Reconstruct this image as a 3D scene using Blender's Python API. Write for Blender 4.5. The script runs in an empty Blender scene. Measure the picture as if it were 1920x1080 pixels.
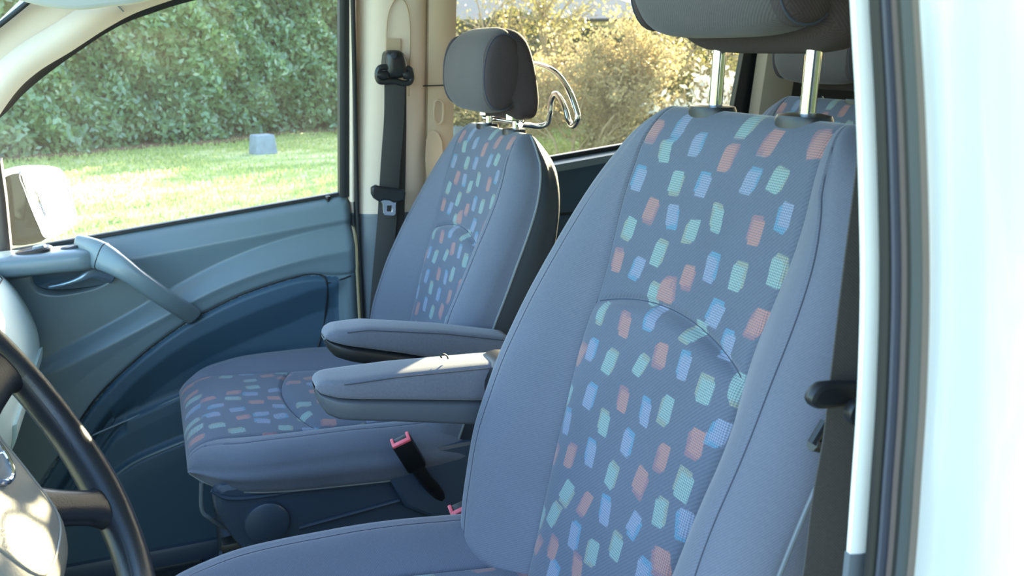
import bpy, bmesh, math, random
import numpy as np
from mathutils import Vector, Matrix
random.seed(7)
S = bpy.context.scene
COL = S.collection
# world axes: X to the rear of the van, Y from the driver's side to the passenger's side, Z up, ground at z = 0

# ------------------------------------------------------------------ camera, sky, sun, exposure
FPX, TH, PIT, ROL = 1726.4, math.radians(68.83), math.radians(14.65), math.radians(-0.51)
CAM = Vector((0, 0, 1.5))
_h = Vector((math.cos(TH), math.sin(TH), 0)); _r0 = Vector((math.sin(TH), -math.cos(TH), 0)); _z = Vector((0, 0, 1))
CD = _h*math.cos(PIT) - _z*math.sin(PIT)
_u0 = _h*math.sin(PIT) + _z*math.cos(PIT)
CR = _r0*math.cos(ROL) + _u0*math.sin(ROL)
CU = _u0*math.cos(ROL) - _r0*math.sin(ROL)
cam = bpy.data.cameras.new('camera'); camo = bpy.data.objects.new('camera', cam); COL.objects.link(camo)
M = Matrix((CR, CU, -CD)).transposed().to_4x4(); M.translation = CAM
camo.matrix_world = M
cam.sensor_width = 36; cam.lens = FPX/1920*36; cam.clip_start = 0.02; cam.clip_end = 300
cam.dof.use_dof = True; cam.dof.focus_distance = 1.1; cam.dof.aperture_fstop = 14
S.camera = camo
S.view_settings.view_transform = 'Standard'; S.view_settings.look = 'None'
S.view_settings.exposure = 1.8; S.view_settings.gamma = 1; S.view_settings.use_curve_mapping = False

SUN_AZ, SUN_EL = math.radians(45), math.radians(12.6)
w = bpy.data.worlds.new('world'); S.world = w; w.use_nodes = True
nt = w.node_tree; nt.nodes.clear()
sky = nt.nodes.new('ShaderNodeTexSky'); sky.sky_type = 'NISHITA'; sky.sun_disc = False
sky.sun_elevation = math.radians(24); sky.sun_rotation = math.pi/2 - SUN_AZ
sky.air_density = 1.2; sky.dust_density = 1.0; sky.ozone_density = 3.0
bg = nt.nodes.new('ShaderNodeBackground'); bg.inputs['Strength'].default_value = 0.42
wo = nt.nodes.new('ShaderNodeOutputWorld')
tint = nt.nodes.new('ShaderNodeMix'); tint.data_type = 'RGBA'; tint.blend_type = 'MULTIPLY'; tint.inputs[0].default_value = 1; tint.inputs[7].default_value = (1.06, 0.96, 0.90, 1)
nt.links.new(sky.outputs[0], tint.inputs[6]); nt.links.new(tint.outputs[2], bg.inputs[0]); nt.links.new(bg.outputs[0], wo.inputs[0])
sun = bpy.data.lights.new('sun', 'SUN'); sun.energy = 15.0; sun.angle = math.radians(0.6); sun.color = (1.0, 0.86, 0.62)
suno = bpy.data.objects.new('sun', sun); COL.objects.link(suno)
sd = Vector((math.cos(SUN_AZ)*math.cos(SUN_EL), math.sin(SUN_AZ)*math.cos(SUN_EL), math.sin(SUN_EL)))
suno.rotation_euler = sd.to_track_quat('Z', 'Y').to_euler(); suno.location = (4, 4, 6)

# ------------------------------------------------------------------ measuring helpers
def ray(px, py): return CD*FPX + CR*(px-960) - CU*(py-540)
def at(px, py, Y):
    r = ray(px, py); return CAM + r*((Y - CAM.y)/r.y)
YD, ZW, TUM = 1.92, 1.17, 0.15            # inner face of the passenger side, waist height, lean of the glass
def side_y(z, base=YD): return base - (TUM*(z-ZW) if z > ZW else 0)
def at_side(px, py, base=YD):
    r = ray(px, py); n = Vector((0, 1, TUM)); P = Vector((0, base, ZW))
    return CAM + r*(n.dot(P-CAM)/n.dot(r))
def lerp(a, b, t): return a + (b-a)*t
def smooth(e0, e1, x):
    t = np.clip((x-e0)/(e1-e0), 0, 1); return t*t*(3-2*t)

# ------------------------------------------------------------------ materials
def mat(name, base, rough=0.6, metal=0, spec=0.5, bump=0, bscale=200, var=0, vscale=8, sheen=0, coat=0, trans=0, sub=None, bdist=0.002):
    m = bpy.data.materials.new(name); m.use_nodes = True; n = m.node_tree; p = n.nodes['Principled BSDF']
    p.inputs['Base Color'].default_value = (*base, 1); p.inputs['Roughness'].default_value = rough
    p.inputs['Metallic'].default_value = metal; p.inputs['Specular IOR Level'].default_value = spec
    p.inputs['Sheen Weight'].default_value = sheen; p.inputs['Sheen Roughness'].default_value = 0.5
    p.inputs['Coat Weight'].default_value = coat
    tc = n.nodes.new('ShaderNodeTexCoord')
    if var:
        no = n.nodes.new('ShaderNodeTexNoise'); no.inputs['Scale'].default_value = vscale; no.inputs['Detail'].default_value = 4
        mx = n.nodes.new('ShaderNodeMix'); mx.data_type = 'RGBA'
        mx.inputs[6].default_value = (*[c*(1-var) for c in base], 1); mx.inputs[7].default_value = (*[min(1, c*(1+var)) for c in base], 1)
        n.links.new(tc.outputs['Object'], no.inputs['Vector']); n.links.new(no.outputs[0], mx.inputs[0]); n.links.new(mx.outputs[2], p.inputs['Base Color'])
    if bump:
        no = n.nodes.new('ShaderNodeTexNoise'); no.inputs['Scale'].default_value = bscale; no.inputs['Detail'].default_value = 3
        bp = n.nodes.new('ShaderNodeBump'); bp.inputs['Strength'].default_value = bump; bp.inputs['Distance'].default_value = bdist
        n.links.new(tc.outputs['Object'], no.inputs['Vector']); n.links.new(no.outputs[0], bp.inputs['Height']); n.links.new(bp.outputs[0], p.inputs['Normal'])
    return m

def twill(name, base, col2, rough=0.85, scale=420, pattern=False, sheen=.25):
    """woven seat cloth: fine diagonal twill; with pattern=True the stitched patches come from the 'patch' colour attribute"""
    m = bpy.data.materials.new(name); m.use_nodes = True; n = m.node_tree; N = n.nodes; L = n.links; p = N['Principled BSDF']
    p.inputs['Roughness'].default_value = rough; p.inputs['Specular IOR Level'].default_value = 0.3
    p.inputs['Sheen Weight'].default_value = sheen; p.inputs['Sheen Roughness'].default_value = 0.4
    uv = N.new('ShaderNodeUVMap'); uv.uv_map = 'cloth'
    def math_(op, a, b=None):
        x = N.new('ShaderNodeMath'); x.operation = op
        for i, v in enumerate((a, b)):
            if v is None: continue
            if hasattr(v, 'is_linked') or hasattr(v, 'links'): L.new(v, x.inputs[i])
            else: x.inputs[i].default_value = v
        return x.outputs[0]
    sp = N.new('ShaderNodeSeparateXYZ'); L.new(uv.outputs[0], sp.inputs[0])
    diag = math_('SINE', math_('MULTIPLY', math_('ADD', sp.outputs[0], sp.outputs[1]), 2*math.pi*scale))
    cross = math_('SINE', math_('MULTIPLY', math_('SUBTRACT', sp.outputs[0], sp.outputs[1]), 2*math.pi*scale))
    tw = math_('MULTIPLY_ADD', diag, 0.5); tw.node.inputs[2].default_value = 0.5
    no = N.new('ShaderNodeTexNoise'); no.inputs['Scale'].default_value = 350; L.new(uv.outputs[0], no.inputs['Vector'])
    big = N.new('ShaderNodeTexNoise'); big.inputs['Scale'].default_value = 9; L.new(uv.outputs[0], big.inputs['Vector'])
    f = math_('ADD', math_('MULTIPLY', tw, 0.45), math_('MULTIPLY', no.outputs[0], 0.55))
    mx = N.new('ShaderNodeMix'); mx.data_type = 'RGBA'; L.new(f, mx.inputs[0])
    mx.inputs[6].default_value = (*base, 1); mx.inputs[7].default_value = (*col2, 1)
    out = mx.outputs[2]
    mb = N.new('ShaderNodeMix'); mb.data_type = 'RGBA'; mb.blend_type = 'MULTIPLY'; mb.inputs[0].default_value = 0.5
    L.new(out, mb.inputs[6]); g = math_('MULTIPLY_ADD', big.outputs[0], 0.5); g.node.inputs[2].default_value = 0.75
    cg = N.new('ShaderNodeCombineColor'); [L.new(g, cg.inputs[i]) for i in range(3)]; L.new(cg.outputs[0], mb.inputs[7])
    out = mb.outputs[2]
    if pattern:
        at_ = N.new('ShaderNodeAttribute'); at_.attribute_name = 'patch'
        st = math_('MULTIPLY', diag, cross)
        st = math_('GREATER_THAN', st, 0.02)
        edge = N.new('ShaderNodeMapRange'); edge.inputs['From Min'].default_value = 0.42; edge.inputs['From Max'].default_value = 0.58
        L.new(at_.outputs['Alpha'], edge.inputs['Value'])
        k = math_('MULTIPLY', edge.outputs[0], math_('MULTIPLY_ADD', st, 0.48))
        k.node.inputs[1].links[0].from_node.inputs[2].default_value = 0.17
        m2 = N.new('ShaderNodeMix'); m2.data_type = 'RGBA'; L.new(k, m2.inputs[0]); L.new(out, m2.inputs[6]); L.new(at_.outputs['Color'], m2.inputs[7])
        out = m2.outputs[2]
    L.new(out, p.inputs['Base Color'])
    bp = N.new('ShaderNodeBump'); bp.inputs['Strength'].default_value = 0.35; bp.inputs['Distance'].default_value = 0.0006
    L.new(f, bp.inputs['Height']); L.new(bp.outputs[0], p.inputs['Normal'])
    return m

def glass(name, tint=(0.9, 0.97, 0.95), dust=0.02, trans=0.93):
    m = bpy.data.materials.new(name); m.use_nodes = True; n = m.node_tree; n.nodes.clear(); L = n.links
    o = n.nodes.new('ShaderNodeOutputMaterial'); t = n.nodes.new('ShaderNodeBsdfTransparent'); t.inputs[0].default_value = (*tint, 1)
    g = n.nodes.new('ShaderNodeBsdfGlossy'); g.inputs['Roughness'].default_value = 0.01; g.inputs[0].default_value = (0.9, 0.95, 1, 1)
    lw = n.nodes.new('ShaderNodeLayerWeight'); lw.inputs[0].default_value = 0.5
    pw_ = n.nodes.new('ShaderNodeMath'); pw_.operation = 'POWER'; pw_.inputs[1].default_value = 5; L.new(lw.outputs['Facing'], pw_.inputs[0])
    fr = n.nodes.new('ShaderNodeMath'); fr.operation = 'MULTIPLY_ADD'; fr.inputs[1].default_value = 0.9; fr.inputs[2].default_value = 0.022; L.new(pw_.outputs[0], fr.inputs[0])
    a = n.nodes.new('ShaderNodeMixShader'); L.new(fr.outputs[0], a.inputs[0]); L.new(t.outputs[0], a.inputs[1]); L.new(g.outputs[0], a.inputs[2])
    d = n.nodes.new('ShaderNodeBsdfTranslucent'); d.inputs[0].default_value = (0.9, 0.92, 0.88, 1)
    no = n.nodes.new('ShaderNodeTexNoise'); no.inputs['Scale'].default_value = 3; no.inputs['Detail'].default_value = 8; no.inputs['Roughness'].default_value = 0.7
    mr = n.nodes.new('ShaderNodeMapRange'); mr.inputs['From Min'].default_value = 0.3; mr.inputs['From Max'].default_value = 0.75
    mr.inputs['To Min'].default_value = dust*0.4; mr.inputs['To Max'].default_value = dust*1.6
    tc = n.nodes.new('ShaderNodeTexCoord'); L.new(tc.outputs['Object'], no.inputs['Vector']); L.new(no.outputs[0], mr.inputs[0])
    b = n.nodes.new('ShaderNodeMixShader'); L.new(mr.outputs[0], b.inputs[0]); L.new(a.outputs[0], b.inputs[1]); L.new(d.outputs[0], b.inputs[2])
    L.new(b.outputs[0], o.inputs[0]); return m

def leafmat(name, c1, c2, trans=0.5, rough=0.35, spec=0.5, scale=3, tcol=None):
    m = bpy.data.materials.new(name); m.use_nodes = True; n = m.node_tree; L = n.links; p = n.nodes['Principled BSDF']
    p.inputs['Roughness'].default_value = rough; p.inputs['Specular IOR Level'].default_value = spec
    ge = n.nodes.new('ShaderNodeNewGeometry'); no = n.nodes.new('ShaderNodeTexNoise'); no.inputs['Scale'].default_value = scale
    tc = n.nodes.new('ShaderNodeTexCoord'); L.new(tc.outputs['Object'], no.inputs['Vector'])
    ad = n.nodes.new('ShaderNodeMath'); ad.operation = 'MULTIPLY_ADD'; ad.inputs[1].default_value = 0.6; L.new(ge.outputs['Random Per Island'], ad.inputs[0])
    sc = n.nodes.new('ShaderNodeMath'); sc.operation = 'MULTIPLY'; sc.inputs[1].default_value = 0.5; L.new(no.outputs[0], sc.inputs[0]); L.new(sc.outputs[0], ad.inputs[2])
    mx = n.nodes.new('ShaderNodeMix'); mx.data_type = 'RGBA'; mx.inputs[6].default_value = (*c1, 1); mx.inputs[7].default_value = (*c2, 1)
    L.new(ad.outputs[0], mx.inputs[0]); L.new(mx.outputs[2], p.inputs['Base Color'])
    t = n.nodes.new('ShaderNodeBsdfTranslucent'); (L.new(mx.outputs[2], t.inputs[0]) if tcol is None else None)
    if tcol: t.inputs[0].default_value = (*tcol, 1)
    ms = n.nodes.new('ShaderNodeMixShader'); ms.inputs[0].default_value = trans
    L.new(p.outputs[0], ms.inputs[1]); L.new(t.outputs[0], ms.inputs[2]); L.new(ms.outputs[0], n.nodes['Material Output'].inputs[0])
    return m

CLOTH = twill('navy seat cloth', (0.091, 0.101, 0.137), (0.143, 0.157, 0.203), scale=330)
PATCH = twill('patterned seat cloth', (0.068, 0.081, 0.117), (0.110, 0.129, 0.177), scale=230, pattern=True)
HEADC = twill('headrest cloth', (0.054, 0.049, 0.054), (0.108, 0.096, 0.103), scale=300, sheen=.12)
HEADS = twill('headrest cloth dark', (0.032, 0.024, 0.027), (0.064, 0.048, 0.053), scale=300, sheen=.02)
ARMC = twill('armrest cloth', (0.085, 0.090, 0.115), (0.17, 0.18, 0.225), scale=500)
SEAM = mat('seam thread', (0.040, 0.048, 0.075), 0.9)
PIPE = mat('grey piping', (0.20, 0.21, 0.22), 0.6)
ARMSH = mat('armrest shell plastic', (0.065, 0.075, 0.092), 0.5, bump=0.1, bscale=900)
ARMSE = mat('armrest seam', (0.05, 0.055, 0.07), 0.9)
DPLA = mat('door plastic', (0.135, 0.180, 0.205), 0.30, bump=0.12, bscale=900, bdist=0.0006, var=0.06)
DPOC = mat('door pocket plastic', (0.040, 0.082, 0.125), 0.5, bump=0.12, bscale=900, bdist=0.0006)
SPLA = mat('seat base plastic', (0.040, 0.060, 0.095), 0.42, bump=0.12, bscale=900, bdist=0.0006)
SBACK = mat('seat back cover', (0.020, 0.026, 0.036), 0.6, bump=0.1, bscale=700)
GPLA = mat('grey plastic', (0.12, 0.14, 0.165), 0.45, bump=0.1, bscale=900, bdist=0.0006)
BPLA = mat('black plastic', (0.012, 0.013, 0.015), 0.38)
RUB = mat('black rubber', (0.011, 0.012, 0.014), 0.55, bump=0.1, bscale=400)
CREAM = mat('cream trim', (0.68, 0.545, 0.44), 0.55, bump=0.12, bscale=800, bdist=0.0005)
CREAM2 = mat('tan trim', (0.44, 0.32, 0.22), 0.55, bump=0.12, bscale=800, bdist=0.0005)
WEB = twill('belt webbing', (0.030, 0.028, 0.028), (0.060, 0.055, 0.052), scale=500)
CHR = mat('chrome', (0.85, 0.87, 0.9), 0.08, metal=1)
STEEL = mat('bright steel', (0.75, 0.77, 0.8), 0.2, metal=1)
PINK = mat('pink red button', (0.85, 0.13, 0.17), 0.35)
SILV = mat('silver paint', (0.45, 0.47, 0.49), 0.3, metal=0.25, coat=0.6, spec=0.5)
DASH = mat('dashboard plastic', (0.42, 0.54, 0.53), 0.5, bump=0.15, bscale=600, bdist=0.0008)
WHEELM = mat('steering wheel leather', (0.014, 0.016, 0.022), 0.32, bump=0.22, bscale=550, bdist=0.0008)
PADM = mat('steering wheel pad', (0.26, 0.245, 0.22), 0.36, bump=0.30, bscale=420, bdist=0.001)
FLOORM = mat('floor carpet', (0.022, 0.030, 0.038), 0.9, bump=0.4, bscale=500)
MATM = mat('rubber mat', (0.028, 0.036, 0.040), 0.38)
ROOF = mat('headliner', (0.42, 0.40, 0.37), 0.9)
MIRR = mat('mirror glass', (0.95, 0.96, 0.98), 0.02, metal=1)
CONC = mat('weathered concrete', (0.19, 0.24, 0.27), 0.9, bump=0.6, bscale=14, bdist=0.01, var=0.25, vscale=14)
GL = glass('window glass', (0.93, 0.985, 0.965), 0.007)
GL3 = glass('light cutting glass', (0.22, 0.25, 0.22), 0.004)  # dark tint made up for unseen panes, keeps light off the rear seat
GL2 = glass('tinted rear glass', (0.61, 0.63, 0.54), 0.006)
BARK = mat('bark', (0.20, 0.15, 0.10), 0.9, bump=0.5, bscale=30, bdist=0.01, var=0.3, vscale=6)

# ------------------------------------------------------------------ object helpers
def tag(o, label=None, cat=None, group=None, kind=None):
    if label: o['label'] = label
    if cat: o['category'] = cat
    if group: o['group'] = group
    if kind: o['kind'] = kind
    return o
def empty(name, loc=(0, 0, 0)):
    o = bpy.data.objects.new(name, None); o.empty_display_size = 0.05; COL.objects.link(o); o.location = loc; return o
def origin(p):
    v = Vector((0, 0, 0))
    while p: v += p.location; p = p.parent
    return v
def obj(name, geo, m, parent=None, smooth_=True, local=False):
    """one mesh object from (verts, faces), written in world coordinates (or the thing's own when local)"""
    v, f = geo
    v = np.asarray([tuple(x) for x in v], dtype=float) if not isinstance(v, np.ndarray) else v
    if parent and not local: v = v - np.array(origin(parent))
    me = bpy.data.meshes.new(name); me.from_pydata(v.tolist(), [], [list(map(int, q)) for q in f]); me.update()
    if smooth_:
        me.polygons.foreach_set('use_smooth', [True]*len(me.polygons))
        if smooth_ != 'all':
            try: me.set_sharp_from_angle(angle=math.radians(38))
            except Exception: pass
    me.materials.append(m)
    o = bpy.data.objects.new(name, me); COL.objects.link(o)
    if parent: o.parent = parent
    return o
def fixn(geo):
    bm = bmesh.new(); vs = [bm.verts.new(tuple(x)) for x in geo[0]]
    for f in geo[1]:
        try: bm.faces.new([vs[i] for i in f])
        except ValueError: pass
    bmesh.ops.recalc_face_normals(bm, faces=bm.faces[:]); bm.verts.index_update()
    r = ([v.co.copy() for v in bm.verts], [[v.index for v in f.verts] for f in bm.faces]); bm.free(); return r
def join(*gs):
    V, Fc = [], []
    for v, f in gs:
        b = len(V); V += [tuple(x) for x in v]; Fc += [[i+b for i in q] for q in f]
    return V, Fc
def loft(rings, closed=True, caps=True):
    V, Fc = [], []; n = len(rings[0])
    for r in rings: V += [tuple(p) for p in r]
    for i in range(len(rings)-1):
        for j in range(n if closed else n-1):
            a = i*n+j; b = i*n+(j+1) % n; Fc.append((a, b, b+n, a+n))
    if caps and closed:
        for k, rev in ((0, True), (len(rings)-1, False)):
            c = np.mean(np.array([tuple(p) for p in rings[k]]), axis=0); V.append(tuple(c)); ci = len(V)-1
            for j in range(n):
                a = k*n+j; b = k*n+(j+1) % n; Fc.append((b, a, ci) if rev else (a, b, ci))
    return V, Fc
def catmull(P, n=8, closed=False):
    P = [Vector(p) for p in P]; out = []; m = len(P)
    for i in range(m if closed else m-1):
        if closed: a, b, c, d = P[(i-1) % m], P[i], P[(i+1) % m], P[(i+2) % m]
        else: a, b, c, d = P[max(i-1, 0)], P[i], P[i+1], P[min(i+2, m-1)]
        for k in range(n):
            t = k/n
            out.append(0.5*((2*b) + (c-a)*t + (2*a-5*b+4*c-d)*t*t + (3*b-a-3*c+d)*t**3))
    if not closed: out.append(P[-1])
    return out
def tube(P, r, seg=10, closed=False, caps=True):
    P = [Vector(p) for p in P]; m = len(P); rs = r if isinstance(r, (list, tuple)) else [r]*m
    T = []
    for i in range(m):
        a = P[(i-1) % m] if (closed or i) else P[0]; b = P[(i+1) % m] if (closed or i < m-1) else P[-1]
        T.append((b-a).normalized())
    u = T[0].orthogonal().normalized(); rings = []
    for i in range(m):
        u = (u - T[i]*u.dot(T[i])).normalized(); v = T[i].cross(u)
        rings.append([P[i] + (u*math.cos(2*math.pi*k/seg) + v*math.sin(2*math.pi*k/seg))*rs[i] for k in range(seg)])
    if closed:
        # match the seam of the closed tube
        rings.append(rings[0]); T0 = T[0]; u2 = (u - T0*u.dot(T0)).normalized(); k0 = 0; best = -9
        ring = rings[-2]
        for k in range(seg):
            d = (rings[0][k]-P[0]).normalized().dot(u2)
            if d > best: best, k0 = d, k
        rings[-1] = [rings[0][(k+k0) % seg] for k in range(seg)]
        return loft(rings, True, False)
    return loft(rings, True, caps)
def strip(P, W, N, w, t, bulge=0):
    """a band w wide along W and t thick along N, swept along P; W, N vectors or lists; a rounded section when bulge"""
    rings = []
    for i, p in enumerate(P):
        a = Vector(W[i] if isinstance(W, list) else W); b = Vector(N[i] if isinstance(N, list) else N)
        ww = w[i] if isinstance(w, list) else w; r = []
        K = 9
        for k in range(K):
            x = -1+2*k/(K-1); r.append(Vector(p) + a*ww*0.5*x + b*(t*0.5 + bulge*(1-x*x)))
        for k in range(K):
            x = 1-2*k/(K-1); r.append(Vector(p) + a*ww*0.5*x - b*(t*0.5))
        rings.append(r)
    return fixn(loft(rings))
def sellip(cx, a, b, n=4, seg=28):
    out = []
    for k in range(seg):
        t = 2*math.pi*k/seg; c, s = math.cos(t), math.sin(t)
        out.append((a*abs(c)**(2/n)*(1 if c >= 0 else -1), b*abs(s)**(2/n)*(1 if s >= 0 else -1)))
    return out
def box(c, size, bev=0.004, rot=None, seg=2):
    bm = bmesh.new(); bmesh.ops.create_cube(bm, size=1)
    bmesh.ops.scale(bm, vec=size, verts=bm.verts)
    if bev: bmesh.ops.bevel(bm, geom=bm.edges[:], offset=bev, segments=seg, affect='EDGES', profile=0.5)
    if rot is not None: bmesh.ops.transform(bm, matrix=rot.to_4x4() if hasattr(rot, 'to_4x4') else rot, verts=bm.verts)
    bmesh.ops.translate(bm, vec=c, verts=bm.verts); bm.verts.index_update()
    r = ([v.co.copy() for v in bm.verts], [[v.index for v in f.verts] for f in bm.faces]); bm.free(); return r
def cyl(a, b, r, seg=20, bev=0):
    a, b = Vector(a), Vector(b)
    if bev:
        d = (b-a).normalized(); L = (b-a).length
        return tube([a, a+d*bev*0.3, a+d*bev, b-d*bev, b-d*bev*0.3, b], [r-bev, r-bev*0.3, r, r, r-bev*0.3, r-bev], seg)
    return tube([a, b], r, seg)
def plate(outline, holes, th, place, bev=0.0015):
    """flat plate from 2D outlines, placed by place((u, v, w))"""
    cu = bpy.data.curves.new('tmp', 'CURVE'); cu.dimensions = '2D'; cu.fill_mode = 'BOTH'; cu.extrude = max(th/2-bev, 0.0005); cu.bevel_depth = bev; cu.bevel_resolution = 1
    for pts in [outline]+holes:
        sp = cu.splines.new('POLY'); sp.points.add(len(pts)-1)
        for i, p in enumerate(pts): sp.points[i].co = (p[0], p[1], 0, 1)
        sp.use_cyclic_u = True
    o = bpy.data.objects.new('tmp', cu); COL.objects.link(o)
    me = bpy.data.meshes.new_from_object(o.evaluated_get(bpy.context.evaluated_depsgraph_get()))
    V = [place(v.co) for v in me.vertices]; Fc = [list(p.vertices) for p in me.polygons]
    bpy.data.objects.remove(o); bpy.data.curves.remove(cu); bpy.data.meshes.remove(me)
    return fixn((V, Fc))
def rounded(pts, r=0.03, n=5):
    out = []; m = len(pts)
    for i in range(m):
        a, b, c = Vector(pts[i-1]), Vector(pts[i]), Vector(pts[(i+1) % m])
        p = b + (a-b).normalized()*min(r, (a-b).length*0.45); q = b + (c-b).normalized()*min(r, (c-b).length*0.45)
        for k in range(n+1):
            t = k/n; out.append(tuple((1-t)**2*p + 2*t*(1-t)*b + t*t*q))
    return out
def cards(P, Nn, size, rng, aspect=1.6, fold=False):
    """many small leaf quads: centres P, facing roughly Nn"""
    n = len(P); r = rng.normal(size=(n, 3)); nn = Nn + r*0.9; nn /= np.linalg.norm(nn, axis=1)[:, None]
    t = np.cross(nn, rng.normal(size=(n, 3))); t /= np.linalg.norm(t, axis=1)[:, None]; b = np.cross(nn, t)
    s = (size*rng.uniform(0.6, 1.3, n))[:, None]
    tip = P + t*s*aspect*0.5; tail = P - t*s*aspect*0.5
    l = P + b*s*0.42 + nn*s*0.08; q = P - b*s*0.42 + nn*s*0.08
    V = np.stack([tail, q, tip, l], 1).reshape(-1, 3)
    return V, np.arange(4*n).reshape(n, 4)
def bigobj(name, V, Q, m, parent=None):
    if parent: V = V - np.array(origin(parent))
    me = bpy.data.meshes.new(name); n = len(V); k = len(Q)
    me.vertices.add(n); me.vertices.foreach_set('co', V.astype(np.float32).ravel())
    me.loops.add(4*k); me.loops.foreach_set('vertex_index', Q.astype(np.int32).ravel())
    me.polygons.add(k); me.polygons.foreach_set('loop_start', np.arange(0, 4*k, 4, dtype=np.int32))
    me.update(calc_edges=True); me.materials.append(m)
    o = bpy.data.objects.new(name, me); COL.objects.link(o)
    if parent: o.parent = parent
    return o

# ------------------------------------------------------------------ the van shell
WEDGE = 0.1107
ZF = 0.45                                                # cab floor height
def waist(x): return 1.1655 + WEDGE*x
def struct(o): o['kind'] = 'structure'; return o
# floor, roof, far side
struct(obj('floor', join(box((1.35, 1.12, ZF-.02), (3.9, 1.62, .04), .004)), FLOORM))
rf = []
for k in range(15):
    u = -1+2*k/14; y = 1.12+.78*u; z = 1.93 - .10*abs(u)**3.2
    rf.append([(x, y, z) for x in (-.03, .3, 1.2, 2.2, 3.05)]+[(x, y, z+.03) for x in (3.05, 2.2, 1.2, .3, -.03)])
struct(obj('ceiling', fixn(loft(rf)), ROOF))
struct(obj('shade_header', strip([Vector((x, .40, 1.735)) for x in (-.05, .5, 1.4, 2.4, 3.0)], (0, 0, 1), (0, -1, 0), .25, .06, .01), ROOF))  # unseen door header, added and hung low to shade the headrests
# inner wall of the passenger side behind the sliding door line, with two window openings
def side_place(base, th=0): return lambda c: (c.x, side_y(c.y, base)+c.z, c.y)
def sidewall(name, outline, holes, th, base, m, bev=.003):
    # cut along the waist so that the upper half can lean in
    return struct(obj(name, plate(outline, holes, th, side_place(base), bev), m))
low = [(.575, ZF), (3.05, ZF), (3.05, waist(1.8)), (1.80, waist(1.8)-.0), (1.33, waist(1.33)-.012), (.575, waist(.575)-.012)]
pw = [at_side(*p) for p in [(835, 4), (838, 262)]]
obj_low = struct(obj('wall_passenger_side', plate(low, [], .05, lambda c: (c.x, YD+.02+c.z, c.y), .004), DPOC))
obj('panel_ledge', strip([Vector((x, YD-.012, waist(x)-.020)) for x in (.58, .9, 1.33)], (0, 1, 0), (0, 0, 1), .06, .016, .004), DPLA, obj_low)
obj('panel_groove', tube([at(*p, YD-.008) for p in [(1030, 404), (1090, 398), (1170, 392), (1300, 384)]], .003, 8), SBACK, obj_low)
obj('pillar_post', box((2.95, YD+.0, 1.5), (.22, .08, .9), .02), BPLA, obj_low)
fr = []
ztop = 1.72
outl = [(.560, waist(.56)-.02), (1.80, waist(1.80)-.02), (1.80, 1.86), (.560, 1.86)]
hole = rounded([(.592, waist(.592)), (1.305, waist(1.305)), (1.330, ztop), (.592, ztop)], .03)
wf = struct(obj('trim_1', plate(outl, [hole], .020, lambda c: (c.x, side_y(c.y, YD+.012)+c.z, c.y), .003), BPLA))
obj('roof_rail', box((2.2, 1.80, 1.80), (1.7, .10, .16), .02), ROOF, wf)
# glass panes
def pane(name, pts, base, m, n=6):
    """curved pane between bottom edge and top edge"""
    (x0, x1), z0f, zt = pts; K, V, Fq = 16, [], []
    for i in range(K+1):
        x = lerp(x0, x1, i/K)
        for j in range(n+1):
            z = lerp(z0f(x)-.02, zt, j/n); V.append((x, side_y(z, base), z))
    for i in range(K):
        for j in range(n): a = i*(n+1)+j; Fq.append((a, a+1, a+n+2, a+n+1))
    return struct(obj(name, (V, Fq), m))
pane('window_1', ((-.48, .392), lambda x: waist(x), 1.80), YD+.030, GL)
pane('window_2', ((.585, 1.34), lambda x: waist(x), 1.76), YD+.030, GL2)
pane('window_3', ((1.79, 2.90), lambda x: waist(1.4), 1.76), YD+.030, GL3)
# tan frame strip of the sliding door, with its recessed pull
tf = struct(obj('trim_2', strip([Vector((lerp(.562, .566, k/10), side_y(lerp(.9, 1.86, k/10), YD-.020), lerp(.9, 1.86, k/10))) for k in range(11)], (1, 0, 0), (0, -1, 0), .056, .03, .006), CREAM2))
def yt(px, py, d=.030): return at_side(px, py, YD-.020-d)
obj('joint_line', tube([yt(793, 161), yt(835, 160)], .0014, 6), RUB, tf)
obj('pull_grip', tube([yt(x, y) for x, y in [(815, 192), (819, 188), (825, 188), (830, 193), (831, 210), (830, 226), (825, 232), (818, 232), (814, 226), (813, 210)]], .0022, 8, True), CREAM2, tf)
obj('pull_recess', fixn(loft([[yt(x, y, dd) for x, y in [(812, 244), (822, 250), (829, 265), (831, 300), (826, 330), (812, 345), (800, 335), (797, 300), (799, 262), (804, 248)]] for dd in (.024, .033)])), SPLA if False else CREAM2, tf)
# cream pillar between the doors
rows = []
for k in range(25):
    z = lerp(ZF, 1.88, k/24); y = side_y(z, YD-.004); xl = lerp(.372, .398, smooth(1.0, 1.6, z)) ; xr = .545
    r = []
    for j in range(21):
        u = j/20; x = lerp(xl, xr, u); bul = .042*(max(1-abs(2*u-1)**3.5, 0))
        r.append((x, y-bul, z))
    r += [(xr, y+.05, z), (xl, y+.05, z)]
    rows.append(r)
zs_ = [r[0][2] for r in rows]
kz = 11
pil = struct(obj('trim_3', fixn(loft([r for r in rows if r[0][2] > 1.158])), CREAM))
low_rows = [[(p[0], p[1]+.002, p[2]) for p in r] for r in rows if r[0][2] <= 1.17]
low_rows.append([(p[0], p[1]+.002, 1.160) for p in rows[kz]])
obj('lower_cover', fixn(loft(low_rows)), GPLA, pil)
def yp(px, py, d=.047): return at_side(px, py, YD-.004-d)
obj('adjuster_rail', tube(catmull([yp(x, y) for x, y in [(724, 240), (724, 120), (726, 40), (736, 6), (748, -4), (760, 6), (768, 40), (768, 120), (766, 180)]], 5), .0016, 8), CREAM2, pil)
obj('adjuster_slot', fixn(loft([[yp(x, y, dd) for x, y in [(725, 72), (751, 72), (751, 94), (725, 94)]] for dd in (.040, .0485)])), CREAM2, pil)

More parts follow.
